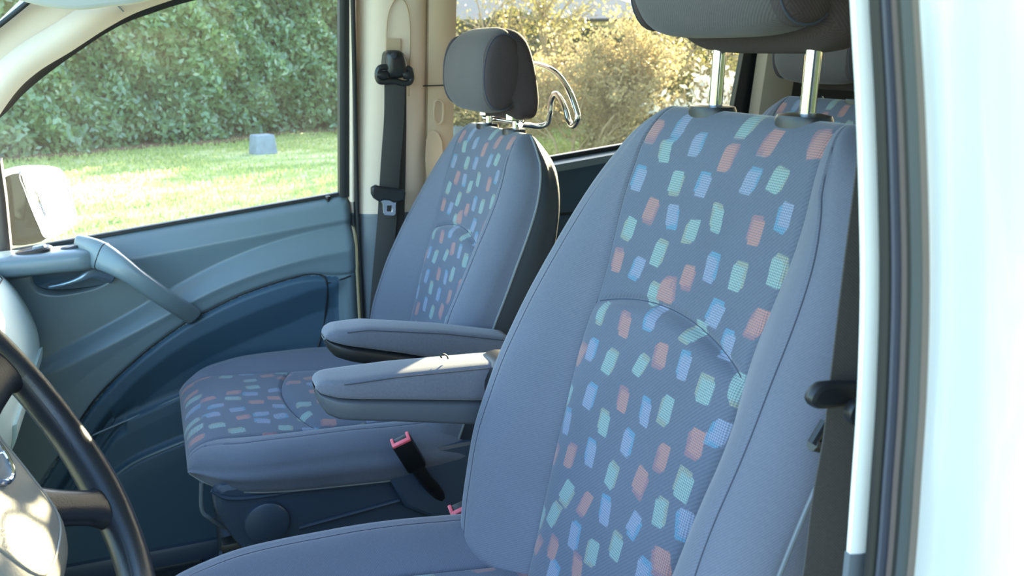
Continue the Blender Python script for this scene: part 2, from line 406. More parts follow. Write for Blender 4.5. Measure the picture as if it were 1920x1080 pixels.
# ------------------------------------------------------------------ passenger door
door = struct(empty('door_1', (0, YD, ZF)))
def pxcurve(pts, Y=YD):
    P = [at(*p, Y) for p in pts]; P.sort(key=lambda p: p.x)
    xs = np.array([p.x for p in P]); zs = np.array([p.z for p in P])
    xx = np.linspace(xs[0], xs[-1], 60); zz = np.interp(xx, xs, zs)
    k = np.ones(5)/5; z2 = np.convolve(np.pad(zz, 2, mode='reflect', reflect_type='odd'), k, mode='valid')
    return lambda x: np.interp(x, xx, z2)
RID = pxcurve([(-60, 745), (60, 712), (160, 668), (240, 628), (330, 580), (400, 543), (470, 515), (540, 493), (600, 478), (665, 466)], 1.86)
CREASE = pxcurve([(-60, 735), (60, 690), (120, 655), (240, 590), (330, 538), (400, 500), (470, 470), (540, 447), (600, 432), (665, 420)], 1.88)
SEM = pxcurve([(-60, 1100), (100, 875), (150, 790), (190, 735), (240, 687), (290, 645), (350, 603), (400, 577), (450, 553), (500, 535), (550, 520), (585, 513), (612, 516), (640, 520), (665, 512)], 1.87)
BND = pxcurve([(-60, 1180), (150, 860), (190, 795), (240, 735), (290, 690), (350, 650), (400, 625), (450, 603), (500, 582), (550, 563), (600, 540), (665, 535)], 1.87)
LIP = pxcurve([(-60, 905), (190, 808), (350, 738), (420, 720), (480, 694), (520, 676), (550, 664), (580, 660), (665, 657)], 1.87)
LIP2 = pxcurve([(-60, 1000), (200, 905), (225, 885), (260, 862), (350, 825), (665, 770)], 1.86)
X0, X1 = -.47, .378; NX, NZ = 290, 330; Z0 = ZF-.02
V = np.zeros((NX+1, NZ+1, 3))
xR = lambda z: X1 + .0*z
for i in range(NX+1):
    x = lerp(X0, X1, i/NX); zt = waist(x)
    cr, rd_, sm, bd, lp, l2 = [float(f(x)) for f in (CREASE, RID, SEM, BND, LIP, LIP2)]
    bd = min(bd, sm-.012); lp = min(lp, bd-.03); l2 = min(l2, lp-.05)
    amp = float(smooth(-.46, -.25, x))
    zp = [zt, zt-.004, zt-.016, zt-.048, lerp(zt-.05, cr, .5), cr, lerp(cr, rd_, .5), rd_, lerp(rd_, sm, .35), sm+.006, sm+.0015, sm-.0015, sm-.006, lerp(sm, bd, .8), bd-.02, bd-.05, lp+.012, lp+.001, lp-.004, lp-.03, l2+.008, l2-.002, l2-.03, Z0]
    dp = [0, .012, .026, .040, .036, .034, .052*amp+.034*(1-amp), .066*amp+.036*(1-amp), .062, .060, .052, .052, .064, .062, .048, .036, .034, .036, .046, .048, .048, .066, .068, .070]
    zz = np.linspace(Z0, zt, NZ+1); o = np.argsort(zp); dd = np.interp(zz, np.array(zp)[o], np.array(dp)[o])
    k = np.array([1, 3, 4, 3, 1.])/12; dd[2:-2] = np.convolve(dd, k, mode='valid')
    # the pocket ends before the rear edge: flatten there
    e = float(smooth(.325, .352, x)); flat = np.where(zz < sm-.004, .056, dd); dd = dd*(1-e)+flat*e
    # rounded rear edge
    if x > X1-.022: dd = dd - .035*(1-math.sqrt(max(1-((x-(X1-.022))/.022)**2, 0)))
    V[i, :, 0] = x; V[i, :, 2] = zz; V[i, :, 1] = YD-dd
# lever recess
rc = at(138, 512, 1.87); rr = (at(222, 512, 1.87).x-rc.x, .043)
q = np.sqrt((np.abs((V[:, :, 0]-rc.x)/rr[0]))**2.6 + (np.abs((V[:, :, 2]-rc.z-.0-(V[:, :, 0]-rc.x)*.10)/rr[1]))**2.6)
V[:, :, 1] += .034*(1-smooth(.55, 1.0, q))
Fq = [(i*(NZ+1)+j, i*(NZ+1)+j+1, (i+1)*(NZ+1)+j+1, (i+1)*(NZ+1)+j) for i in range(NX) for j in range(NZ)]
zs_m = [float(SEM(lerp(X0, X1, (i+.5)/NX))) for i in range(NX)]
inpock = lambda q: (lerp(X0, X1, (q[0]//(NZ+1)+.5)/NX) < .333) and V.reshape(-1, 3)[q[0]][2] < zs_m[q[0]//(NZ+1)]-.002
Fa = [q for q in Fq if not inpock(q)]; Fb = [q for q in Fq if inpock(q)]
dpan = obj('door_panel', (V.reshape(-1, 3), Fa), DPLA, door, smooth_='all')
obj('pocket_insert', (V.reshape(-1, 3), Fb), DPOC, dpan, smooth_='all')
def dsurf(x, z):
    i = int(round((x-X0)/(X1-X0)*NX)); i = min(max(i, 0), NX); zt = waist(lerp(X0, X1, i/NX)); j = int(round((z-Z0)/(zt-Z0)*NZ)); j = min(max(j, 0), NZ)
    return V[i, j, 1]
# pocket skin: a slightly different plastic just proud of the panel
def on_door(px, py, off=.0):
    y = 1.87
    for _ in range(5):
        p = at(px, py, y); y = float(dsurf(p.x, p.z))-off
    return at(px, py, y)
seampts = [(105, 862), (150, 788), (190, 735), (240, 687), (290, 645), (350, 603), (400, 577), (450, 553), (500, 535), (550, 520), (583, 513), (602, 516), (612, 527), (614, 550), (610, 590), (602, 630), (592, 664)]
obj('pocket_seam', tube(catmull([on_door(*p, .0) for p in seampts], 6), .0022, 8), RUB, dpan)
obj('panel_seam', tube(catmull([on_door(*p, .0) for p in [(614, 531), (640, 524), (658, 517)]], 6), .0018, 8), RUB, dpan)
obj('pocket_lip', tube(catmull([on_door(*p, -.001) for p in [(150, 826), (250, 783), (350, 739), (420, 716), (480, 693), (520, 675), (550, 664), (575, 661), (592, 664)]], 6), .0022, 8), DPLA, dpan)
obj('pocket_rim', tube(catmull([on_door(*p, -.001) for p in [(150, 935), (200, 905), (222, 888), (255, 866), (300, 846), (360, 822)]], 6), .0035, 8), DPLA, dpan)
# switch shelf at the front upper corner
shelf = []
for k in range(24):
    u = k/23; px_ = lerp(-70, 205, u); c = at(px_, lerp(496, 470, u), 1.845); wd = .050*(1-.55*float(smooth(.80, 1, u)))
    cy = 1.862; r = []
    for a, b in sellip(0, 1, 1, 3.4, 32):
        r.append((c.x, cy-.004+a*wd*.95, c.z-.010+b*.021*(1-.25*float(smooth(.85, 1, u)))))
    shelf.append(r)
sh = obj('switch_shelf', fixn(loft(shelf)), DPLA, dpan, smooth_='all')
tz = at(110, 470, 1.86)
def shelf_top(px, py): return at(px, py, 1.845)
for nm, (pa, pb), wv, hv, mm in (('mirror_switch', ((28, 479), (98, 467)), .022, .006, BPLA), ('window_switch', ((60, 476), (88, 471)), .014, .012, GPLA), ('storage_slot', ((112, 470), (152, 463)), .012, .004, SBACK)):
    a, b = shelf_top(*pa), shelf_top(*pb); za = a.z
    obj(nm, fixn(loft([[(lerp(a.x, b.x, .5)+x*abs(b.x-a.x)/2*f, 1.852+y*wv*f, lerp(a.z, b.z, .5)+dz+ (x*(b.z-a.z)/2)) for x, y in sellip(0, 1, 1, 3, 24)] for dz, f in ((-.006, 1), (hv*.5, 1), (hv, .85))])), mm, sh)
# pull handle: broad at the top where it grows out of the shelf, narrowing to the pocket seam
hp = [at(*p, y) for p, y in zip([(150, 470), (185, 478), (225, 500), (265, 528), (305, 556), (335, 575), (362, 592)], [1.86, 1.825, 1.800, 1.795, 1.805, 1.825, 1.855])]
P = catmull(hp, 6); rings = []
for i, p in enumerate(P):
    t = (P[min(i+1, len(P)-1)]-P[max(i-1, 0)]).normalized(); n1 = Vector((0, -1, 0)); n1 = (n1-t*n1.dot(t)).normalized(); b1 = t.cross(n1)
    u = i/(len(P)-1); hw = lerp(.030, .0175, float(smooth(0, .5, u))); ht = .013
    rings.append([p+b1*hw*a+n1*ht*b for a, b in sellip(0, 1, 1, 2.8, 28)])
ph = obj('pull_handle', fixn(loft(rings)), DPLA, door, smooth_='all')
i0 = 7
obj('handle_joint', tube(rings[i0], .0010, 6, True), RUB, ph)
# release lever in its recess
lv = [at(*p, y) for p, y in zip([(92, 538), (120, 532), (148, 523), (168, 512), (186, 512), (212, 520)], [1.855, 1.850, 1.850, 1.855, 1.862, 1.875])]
P = catmull(lv, 6); rings = []
for i, p in enumerate(P):
    t = (P[min(i+1, len(P)-1)]-P[max(i-1, 0)]).normalized(); n1 = Vector((0, -1, 0)); n1 = (n1-t*n1.dot(t)).normalized(); b1 = t.cross(n1)
    u = i/(len(P)-1); hw = lerp(.0045, .013, float(smooth(.2, .8, u)))
    rings.append([p+b1*hw*a+n1*.007*b for a, b in sellip(0, 1, 1, 2.5, 20)])
obj('release_lever', fixn(loft(rings)), mat('satin lever', (0.22, 0.30, 0.38), 0.22, metal=0.6), door, smooth_='all')
obj('lever_housing', fixn(loft([[rc+Vector((x, .012+dy, z-.004)) for x, z in sellip(0, rr[0]*.93*f, .030*f, 3, 32)] for dy, f in ((.010, 1), (.004, 1), (.002, .96))])), DPOC, door)
# window frame: inner edge seals, lock knob, black channels
fpts = [(-40, 232), (0, 197), (30, 165), (62, 137), (100, 108), (140, 80), (185, 50), (230, 26), (280, 8), (330, -8), (420, -30), (520, -48), (600, -56), (650, -58)]
FP = catmull([at_side(*p, YD-.006) for p in fpts], 6)
def frame_dirs(P):
    W = []
    for i, p in enumerate(P):
        t = (P[min(i+1, len(P)-1)]-P[max(i-1, 0)]).normalized(); W.append(Vector((0, 1, TUM)).normalized().cross(t).normalized())
    return W
Wd = frame_dirs(FP); NI = Vector((0, -1, -TUM)).normalized()
obj('upper_seal', strip(FP, Wd, NI, .029, .022, .004), RUB, door)
FP2 = [p+NI*.012+w_*(-.018 if w_.z < 0 else .018) for p, w_ in zip(FP, Wd)]
obj('frame_inner', strip([p+Vector((0, .014, 0)) for p in FP2], Wd, NI, .012, .02, .003), GPLA, door)
FP3 = [p+NI*.012+w_*(-.028 if w_.z < 0 else .028) for p, w_ in zip(FP, Wd)]
obj('outer_seal', strip(FP3, Wd, NI, .010, .02, .005), RUB, door)
a = [at_side(644, y, YD-.006) for y in (-70, 0, 120, 240, 366)]
obj('rear_channel', strip(a, (1, 0, 0), NI, .020, .024, .003), RUB, door)
a = [at_side(658, y, YD-.010) for y in (-70, 0, 120, 240, 374)]
obj('door_edge_frame', strip(a, (1, 0, 0), NI, .010, .03, .003), CREAM, door)
obj('waist_seal', strip([Vector((x, YD-.003, waist(x)+.002)) for x in (-.47, -.2, 0, .2, .372)], (0, 1, 0), (0, 0, 1), .016, .006, .001), RUB, door)
a, b = at_side(9, 355, YD-.02), at(20, 478, YD-.02)
obj('front_channel', strip([at_side(-8, 300, YD-.006), at_side(2, 370, YD-.006), at(13, 482, YD-.008)], (1, 0, 0), NI, .018, .03, .004), mat('brown black seal', (0.05, 0.035, 0.03), .6), door)
kb = at(615, 377, 1.905)
obj('lock_knob', join(cyl(kb-Vector((0, 0, .012)), kb+Vector((0, 0, .004)), .0032, 12), cyl(kb+Vector((0, 0, .003)), kb+Vector((0, 0, .011)), .0058, 16, .002), cyl(kb-Vector((0, 0, .014)), kb-Vector((0, 0, .009)), .008, 16, .001)), BPLA, door)
# door's edge gap seal (dark line beside the lower pillar cover)
struct(obj('trim_4', strip([Vector((.386, YD-.022+(0 if z < ZW else -TUM*(z-ZW)), z)) for z in (ZF, .8, 1.0, 1.17, 1.4, 1.7)], (1, 0, 0), (0, -1, 0), .007, .03, .001), RUB))

# A-pillar lining above the door frame, and the windscreen corner
ap = [at_side(*p, YD-.045) for p in [(-120, 320), (-60, 240), (0, 172), (45, 122), (110, 82), (175, 40), (235, 8), (300, -18), (420, -42), (560, -62), (560, -150), (200, -150), (75, -20), (0, 52), (-120, 150)]]
apl = struct(obj('trim_5', plate([(p.x, p.z) for p in ap], [], .03, lambda c: (c.x, side_y(c.y, YD-.045)+c.z, c.y), .008), CREAM))
# smooth inner roll of the lining
rl = catmull([at_side(*p, YD-.062) for p in [(-60, 250), (0, 160), (50, 112), (115, 72), (180, 30), (240, -2), (320, -30)]], 6)
W2 = frame_dirs(rl)
obj('lining_roll', strip(rl, W2, NI, .050, .008, .012), CREAM, apl)
sj = [at_side(*p, YD-.080) for p in [(205, 0), (218, 8), (232, 22)]]
obj('lining_joint', tube(sj, .0012, 6), GPLA, apl)
wsl = catmull([at_side(*p, YD-.075) for p in [(-80, 108), (0, 46), (40, 14), (70, -12), (110, -50)]], 5)
obj('windscreen_seal', strip(wsl, frame_dirs(wsl), NI, .008, .02, .002), RUB, apl)
WS = []
for i in range(13):
    y = lerp(.36, 1.84, i/12); cx = .10*(1-((y-1.1)/.74)**2)
    WS.append([(-.95-cx, y, 1.10), (-.62-cx, y, 1.35), (-.30-cx, y, 1.60), (-.02-cx*.6, y, 1.86)])
struct(obj('window_4', loft(WS, False, False), glass('windscreen glass', (.75, .95, .93), .05), None))
# driver's side: pillar, seals, outer skin, rear quarter
yo = .262
def vcurve(px_list, Y, dx=0): return [at(*p, Y)+Vector((dx, 0, 0)) for p in px_list]
ys = [-620, -380, -160, 0, 200, 400, 560, 750, 900, 1030, 1200, 1500, 2000]
base = {-620: 1548, -380: 1574, -160: 1592, 0: 1598, 200: 1609, 400: 1615.5, 560: 1617, 750: 1611, 900: 1601, 1030: 1592, 1200: 1577, 1500: 1560, 2000: 1530}
def vstrip(name, o1, o2, Y, m, th=.012, bulge=.004, parent=None, cut=None):
    L_ = [y for y in ys if cut is None or cut[0] <= y <= cut[1]]
    if cut: L_ = sorted(set(L_+[c for c in cut if -700 < c < 2500]))
    f = lambda y: np.interp(y, list(base.keys()), list(base.values()))
    A = [at(float(f(y))+o1, y, Y) for y in L_]; B = [at(float(f(y))+o2, y, Y) for y in L_]
    C_ = catmull([(a+b)/2 for a, b in zip(A, B)], 5); ww = (B[3]-A[3]).length if len(B) > 3 else (B[0]-A[0]).length
    wds = np.interp(np.linspace(0, 1, len(C_)), np.linspace(0, 1, len(A)), [(b-a).length for a, b in zip(A, B)])
    dview = Vector((-.55, -.83, 0)).normalized()
    Wv = Vector((1, 0, 0)); return obj(name, strip(C_, Wv, (0, -1, 0), [float(q) for q in wds], th, bulge), m, parent)
dp_ = struct(empty('trim_6', (.33, .33, ZF)))
CR2 = mat('grey white pillar lining', (0.82, 0.85, 0.83), 0.5, bump=.05, bscale=600)
DKB = mat('dark blue seal', (.018, .026, .036), .5); BLG = mat('blue grey sealant', (.07, .078, .105), .45)
vstrip('pillar_lining', 0, 42, .345, CR2, .003, .002, dp_, (-620, 1040))
vstrip('lower_lining', -2, 34, .345, GPLA, .004, .002, dp_, (1032, 2000))
vstrip('inner_seal', 37, 70, .330, DKB, .004, .003, dp_)
vstrip('flange', 56, 92, .318, BLG, .003, .001, dp_)
vstrip('seal_groove', 36, 48, .322, RUB, .003, .002, dp_)
vstrip('flange_lip', 78, 90, .310, mat('dusty seal', (.085, .065, .065), .6), .003, .002, dp_)
vstrip('groove', 88, 102, .306, RUB, .003, .001, dp_)
vstrip('outer_seal', 98, 131, .300, mat('grey seal', (.050, .062, .070), .5), .004, .004, dp_)
vstrip('seal_edge', 118, 141, .292, mat('brown grey seal', (.13, .105, .095), .5), .003, .003, dp_)
obj('pillar_core', box((.415, .318, 1.15), (.10, .05, 1.5), .01), SPLA, dp_)
# painted skin: rolled door edge, then the flat side
rings = []
f = lambda y: np.interp(y, list(base.keys()), list(base.values()))
for y in ys:
    p = at(float(f(y))+137, y, yo+.018); r = []
    for (dx, dy) in ((0, .003), (0, 0), (.0015, -.006), (.006, -.013), (.013, -.018), (.022, -.020), (.04, -.021), (.055, -.0195), (.075, -.0215), (.12, -.024), (.20, -.026), (.30, -.026)):
        r.append((p.x+dx, p.y+dy, p.z))
    r += [(p.x+.30, p.y+.003, p.z)]
    rings.append(r)
rings = list(map(list, zip(*[catmull([Vector(r[j]) for r in rings], 5) for j in range(len(rings[0]))])))
wds_ = struct(obj('wall_driver_side', fixn(loft(rings)), SILV))
q = [(.50, .42), (3.05, .42), (3.05, 1.80), (.50, 1.80)]
obj('quarter_panel', plate(q, [rounded([(.62, 1.22), (1.55, 1.26), (1.55, 1.70), (.62, 1.70)], .04), rounded([(1.70, 1.26), (2.85, 1.30), (2.85, 1.70), (1.70, 1.70)], .04)], .04, lambda c: (c.x, .262+c.z+(0 if c.y < 1.2 else .13*(c.y-1.2)), c.y), .004), SILV, wds_)
struct(obj('window_5', ([(.6, .272, 1.2), (1.6, .272, 1.2), (1.6, .345, 1.72), (.6, .345, 1.72)], [(0, 1, 2, 3)]), GL3))
struct(obj('window_6', ([(1.68, .272, 1.24), (2.88, .272, 1.24), (2.88, .345, 1.72), (1.68, .345, 1.72)], [(0, 1, 2, 3)]), GL3))
bw = plate([(.28, .42), (1.94, .42), (1.86, 1.86), (.38, 1.86)], [rounded([(.42, 1.43), (1.80, 1.43), (1.74, 1.72), (.48, 1.72)], .05)], .05, lambda c: (3.06+c.z, c.x, c.y), .005)
struct(obj('wall_rear', bw, CREAM2))
struct(obj('window_7', ([(3.06, .42, 1.42), (3.06, 1.80, 1.42), (3.06, 1.74, 1.73), (3.06, .48, 1.73)], [(0, 1, 2, 3)]), GL3))
# pillar behind the rear side window, as seen past the driver headrest
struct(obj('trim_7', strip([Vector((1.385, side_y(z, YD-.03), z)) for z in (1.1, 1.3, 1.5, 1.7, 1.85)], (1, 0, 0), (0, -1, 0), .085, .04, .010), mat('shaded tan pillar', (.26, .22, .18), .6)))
# ------------------------------------------------------------------ seats
PAT = [(106,-225,'G'),(52,-227,'O'),(13,-205,'B'),(-52,-200,'G'),(-69,-181,'B'),(-127,-171,'O'),(-99,-201,'B'),(102,-268,'B'),(126,-280,'O'),(61,-268,'G'),(7,-254,'G'),(-22,-233,'O'),(-62,-233,'B'),(-131,-226,'G'),(-100,-242,'G'),(126,-323,'G'),(78,-311,'B'),(16,-293,'O'),(-26,-290,'B'),(-56,-274,'G'),(108,-351,'B'),(36,-325,'G'),(-10,-326,'B'),(-109,-284,'O'),(-129,-266,'B'),(-72,-313,'O'),(120,-391,'O'),(81,-378,'O'),(43,-360,'B'),(-1,-363,'G'),(-49,-345,'O'),(-110,-324,'G'),(66,-410,'G'),(26,-404,'O'),(-90,-358,'G'),(-124,-351,'B'),(108,-456,'G'),(79,-443,'G'),(-11,-396,'B'),(-60,-382,'B'),(95,-486,'O'),(58,-472,'O'),(30,-442,'B'),(-11,-437,'G'),(-46,-415,'G'),(-111,-392,'O'),(6,-465,'O'),(47,-493,'B'),(-93,-415,'B'),(13,-179,'O'),(38,-189,'G'),(125,-31,'O'),(81,-21,'B'),(89,-52,'G'),(43,-40,'B'),(-13,-47,'O'),(-65,-25,'O'),(-125,-24,'O'),(-18,-14,'G'),(121,-85,'B'),(56,-77,'G'),(9,-76,'B'),(-57,-64,'B'),(-93,-58,'G'),(85,-110,'O'),(45,-109,'B'),(111,-134,'G'),(5,-117,'G'),(-28,-102,'G'),(-88,-103,'O'),(-119,-83,'B'),(114,-172,'O'),(75,-169,'B'),(49,-150,'G'),(-9,-158,'O'),(-40,-145,'B'),(-81,-144,'G'),(-129,-129,'G'),(21,-180,'O')]
PC = {'O': ((0.54, 0.23, 0.17), (0.36, 0.15, 0.16)), 'G': ((0.30, 0.46, 0.41), (0.33, 0.36, 0.25)), 'B': ((0.29, 0.34, 0.48), (0.09, 0.30, 0.46))}
def paint(s, t, plist, seed=3, k=1.0):
    rg = random.Random(seed); n = len(s); col = np.zeros((n, 4)); col[:, :3] = 0.3
    best = np.full(n, -9.0)
    for (ps, pt, c) in plist:
        ps, pt = ps/1000, pt/1000
        hw, hh = rg.uniform(.0074, .0094)*k, rg.uniform(.0096, .0120)*k; a = rg.uniform(-.16, .16); sk = rg.uniform(-.25, .25)
        ox, oy = rg.choice((-1, 1))*.0035*k, rg.choice((-1, 1))*.004*k
        for (dx, dy, cc, pri) in ((ox, oy, PC[c][1], 0), (0, 0, PC[c][0], 1)):
            u = (s-ps-dx)*math.cos(a)+(t-pt-dy)*math.sin(a); v = -(s-ps-dx)*math.sin(a)+(t-pt-dy)*math.cos(a)
            u = u + sk*v
            m = 1-np.maximum(np.abs(u)/hw, np.abs(v)/hh); al = np.clip(.5+m*hw/.0040, 0, 1)
            q = (al > .0) & ((al >= col[:, 3]) | ((pri == 1) & (al > .5)))
            # neighbours outside the edge keep the patch colour so that the edge stays clean
            col[q, :3] = cc; col[:, 3] = np.maximum(col[:, 3], al)
    return col

def curve1(xs, ys):
    xs, ys = np.array(xs, float), np.array(ys, float); o = np.argsort(xs); xs, ys = xs[o], ys[o]
    def f(x):
        x = np.asarray(x, float); g = 0
        for d in (-.02, -.01, 0, .01, .02): g = g + np.interp(x+d, xs, ys)
        return g/5
    return f

def make_pad(O, up, nrm, L, Hf, cf, Bf, Tf, rt, rb, mid, arc, bump, dt=.0028, nc=96, lumb=.010, patches=None, pk=1.0, crown=.0, rs=.05, rd=.045, spl=1):
    O, up, nrm = np.array(O), np.array(up), np.array(nrm)
    rows = [(-rt*(1-math.cos(a)), math.sin(a)) for a in [math.radians(90*(k+.35)/12) for k in range(12)]]
    n = int((L-rt-rb)/dt); rows += [(-rt-(L-rt-rb)*k/n, 1) for k in range(n+1)]
    rows += [(-L+rb*(1-math.cos(a)), math.sin(a)) for a in [math.radians(90*(k+.35)/8) for k in range(7, -1, -1)]]
    ts = np.array([r[0] for r in rows]); fs = np.array([r[1] for r in rows])
    ka = int(np.argmin(abs(ts-arc))); arc = ts[ka]
    xs = np.linspace(-1, 1, nc+1)
    nb, ns = 16, 9
    ring = [('c', x) for x in xs]
    side = [('b', (k+1)/nb) for k in range(nb)] + [('a', (k+1)/ns*90) for k in range(ns)] + [('s', (k+1)/6) for k in range(6)] + [('k', (k+1)/5*90) for k in range(5)]
    full = [(c, v, 1) for c, v in ring] + [(c, v, 1) for c, v in side] + [('f', 0, 1)] + [(c, v, -1) for c, v in reversed(side)]
    Mn = len(full); V = np.zeros((len(rows), Mn, 3)); UV = np.zeros((len(rows), Mn, 2))
    for i, (t, fz) in enumerate(zip(ts, fs)):
        H = float(Hf(t)); c = float(cf(t)); B = float(Bf(t)); T = float(Tf(t)); r_s = min(rs, (H-c)*.75)
        def dc(x, tt): 
            step = lumb*(1-float(smooth(arc-.016, arc+.001, tt))) if lumb else 0
            return crown*(1-x*x) + step*(1-abs(x)**6)
        for j, (kd, v, sg) in enumerate(full):
            tt = t
            if kd == 'c':
                s = v*c; tt = t + bump*(1-v*v)*math.exp(-((t-arc)/.07)**2); d = dc(v, t)
                if abs(i-ka) <= 1: d -= .0045*(1-.45*abs(i-ka))*(1-abs(v)**8)
                if abs(v) > .9999: d -= .0035
                elif abs(v) > .965: d -= .0012
                ss = s
            else:
                d0 = dc(1, t); r_d = min(rd, T*.5); top = d0+B
                if kd == 'b': s = c+(H-r_s-c)*v; d = d0+B*math.sin(v*math.pi/2)**1.15 - (.0 if v < .99 else .0018)
                elif kd == 'a': a = math.radians(v); s = H-r_s+r_s*math.sin(a); d = top-r_d*(1-math.cos(a))
                elif kd == 's': s = H; d = (top-r_d)*(1-v)+(-T+.02)*v; s = H+.006*math.sin(math.pi*v)
                elif kd == 'k': a = math.radians(v); s = H-.02+.02*math.cos(a); d = -T+.02-.02*math.sin(a)
                else: s = 0; d = -T
                s *= sg; ss = s + (0 if kd in 'b' else (top-d)*sg)
            d = mid + (d-mid)*fz
            V[i, j] = O + up*tt + nrm*d + np.array([0, s, 0]); UV[i, j] = (ss, tt)
    R = len(rows)
    def sub(cols, close_caps=False):
        cs = cols; idx = {c: k for k, c in enumerate(cs)}; m = len(cs); P = V[:, cs].reshape(-1, 3); U = UV[:, cs].reshape(-1, 2)
        Fq = [(i*m+k, (i+1)*m+k, (i+1)*m+k+1, i*m+k+1) for i in range(R-1) for k in range(m-1)]
        if close_caps: pass
        return P, Fq, U
    A = nc; isp = A + nb + ns + spl                        # centre ends at A; the side cover ends at isp
    cen = list(range(0, A+1)); b1 = list(range(A, isp+1)); mirror = lambda q: (Mn - (q-A)) % Mn
    b2 = [mirror(q) for q in reversed(b1)]
    back = list(range(isp, mirror(isp)+1))
    return dict(center=sub(cen), b1=sub(b1), b2=sub(b2), back=sub(back), V=V, A=A, isp=isp, Mn=Mn, seamq=A+nb, mirror=mirror, ts=ts, ka=ka, UV=UV)

def pad_objs(P, names, parent, mats, plist, pseed, pk=1.0):
    """the sewn panels of one cushion: patterned centre, plain bolsters, rear cover, piping, seams"""
    made = []
    V, Fq, U = P['center']; o = obj(names[0], (V, Fq), mats[0], parent, smooth_='all')
    uvl = o.data.uv_layers.new(name='cloth'); li = np.array([l.vertex_index for l in o.data.loops]); uvl.data.foreach_set('uv', U[li].ravel())
    col = paint(U[:, 0], U[:, 1], plist, pseed, pk); ca = o.data.color_attributes.new('patch', 'FLOAT_COLOR', 'POINT'); ca.data.foreach_set('color', col.ravel())
    made.append(o)
    for key in ('b1', 'b2'):
        V, Fq, U = P[key]; o2 = obj(names[1], (V, Fq), mats[1], parent, smooth_='all'); made.append(o2)
        uvl = o2.data.uv_layers.new(name='cloth'); li = np.array([l.vertex_index for l in o2.data.loops]); uvl.data.foreach_set('uv', U[li].ravel())
        VV = P['V']
        sq = P['seamq'] if key == 'b1' else P['mirror'](P['seamq']); e = P['isp'] if key == 'b1' else P['mirror'](P['isp'])
        R = VV.shape[0]
        obj('seam', tube([VV[i, sq] for i in range(7, R-8, 4)], .0008, 6), SEAM, o2)
        obj('piping', tube([VV[i, e] for i in range(2, R-2, 4)], .0019, 6), PIPE if key == 'b2' else SEAM, o2)
    V, Fq, U = P['back']; made.append(obj(names[2], (V, Fq), mats[2], parent, smooth_='all'))
    VV = P['V']; A = P['A']; R = VV.shape[0]
    obj('seam', join(tube([VV[i, A] for i in range(6, R-4, 3)], .0008, 6), tube([VV[i, 0] for i in range(6, R-4, 3)], .0008, 6),
        tube([VV[P['ka'], j] for j in range(0, A+1, 3)], .0008, 6)), SEAM, made[0])
    return made

AL = math.radians(17.5); UPB = (math.sin(AL), 0, math.cos(AL)); NB = (-math.cos(AL), 0, math.sin(AL))
PT = Vector((0.571, 1.597, 1.366)); DT_ = Vector((0.492, 0.719, 1.447))
def headrest(parent, T, post_lo):
    hr = obj('headrest', rest_loft((T.x-.034, T.y, T.z+.108), .058, .128, .079, 2.7, 3.3, 12), HEADC, parent, smooth_='all')
    return hr
def rest_loft(c, bx, ay, cz, n1=2.6, n2=3.0, tilt=8, flat=0):
    """soft block: super-ellipse side profile carried across the width, rounded off at both ends"""
    tl = math.radians(tilt); rings = []
    K = 25
    for k in range(K):
        th = -math.pi/2 + math.pi*(k+.02)/(K-1+.04); y = ay*math.copysign(abs(math.sin(th))**(2/n2), math.sin(th)); f = max(abs(math.cos(th)), .02)**(2/n2)
        r = []
        for (x, z) in sellip(0, bx, cz, n1, 36):
            x *= lerp(1, f, .9); z *= lerp(1, f, .55) if f > .3 else lerp(1, f, .62)
            x2 = x*math.cos(tl) + z*math.sin(tl); z2 = -x*math.sin(tl) + z*math.cos(tl)
            r.append((c[0]+x2, c[1]+y, c[2]+z2))
        rings.append(r)
    return fixn(loft(rings))

def uvbox(o, s=1.0):
    me = o.data; uvl = me.uv_layers.new(name='cloth'); me.calc_loop_triangles() if False else None
    co = np.array([v.co[:] for v in me.vertices]); n = np.array([p.normal[:] for p in me.polygons])
    out = np.zeros((len(me.loops), 2)); 
    for p in me.polygons:
        a = int(np.argmax(np.abs(n[p.index]))); ax = [(1, 2), (0, 2), (0, 1)][a]
        for li in p.loop_indices:
            v = co[me.loops[li].vertex_index]; out[li] = (v[ax[0]], v[ax[1]])
    uvl.data.foreach_set('uv', out.ravel()); return o

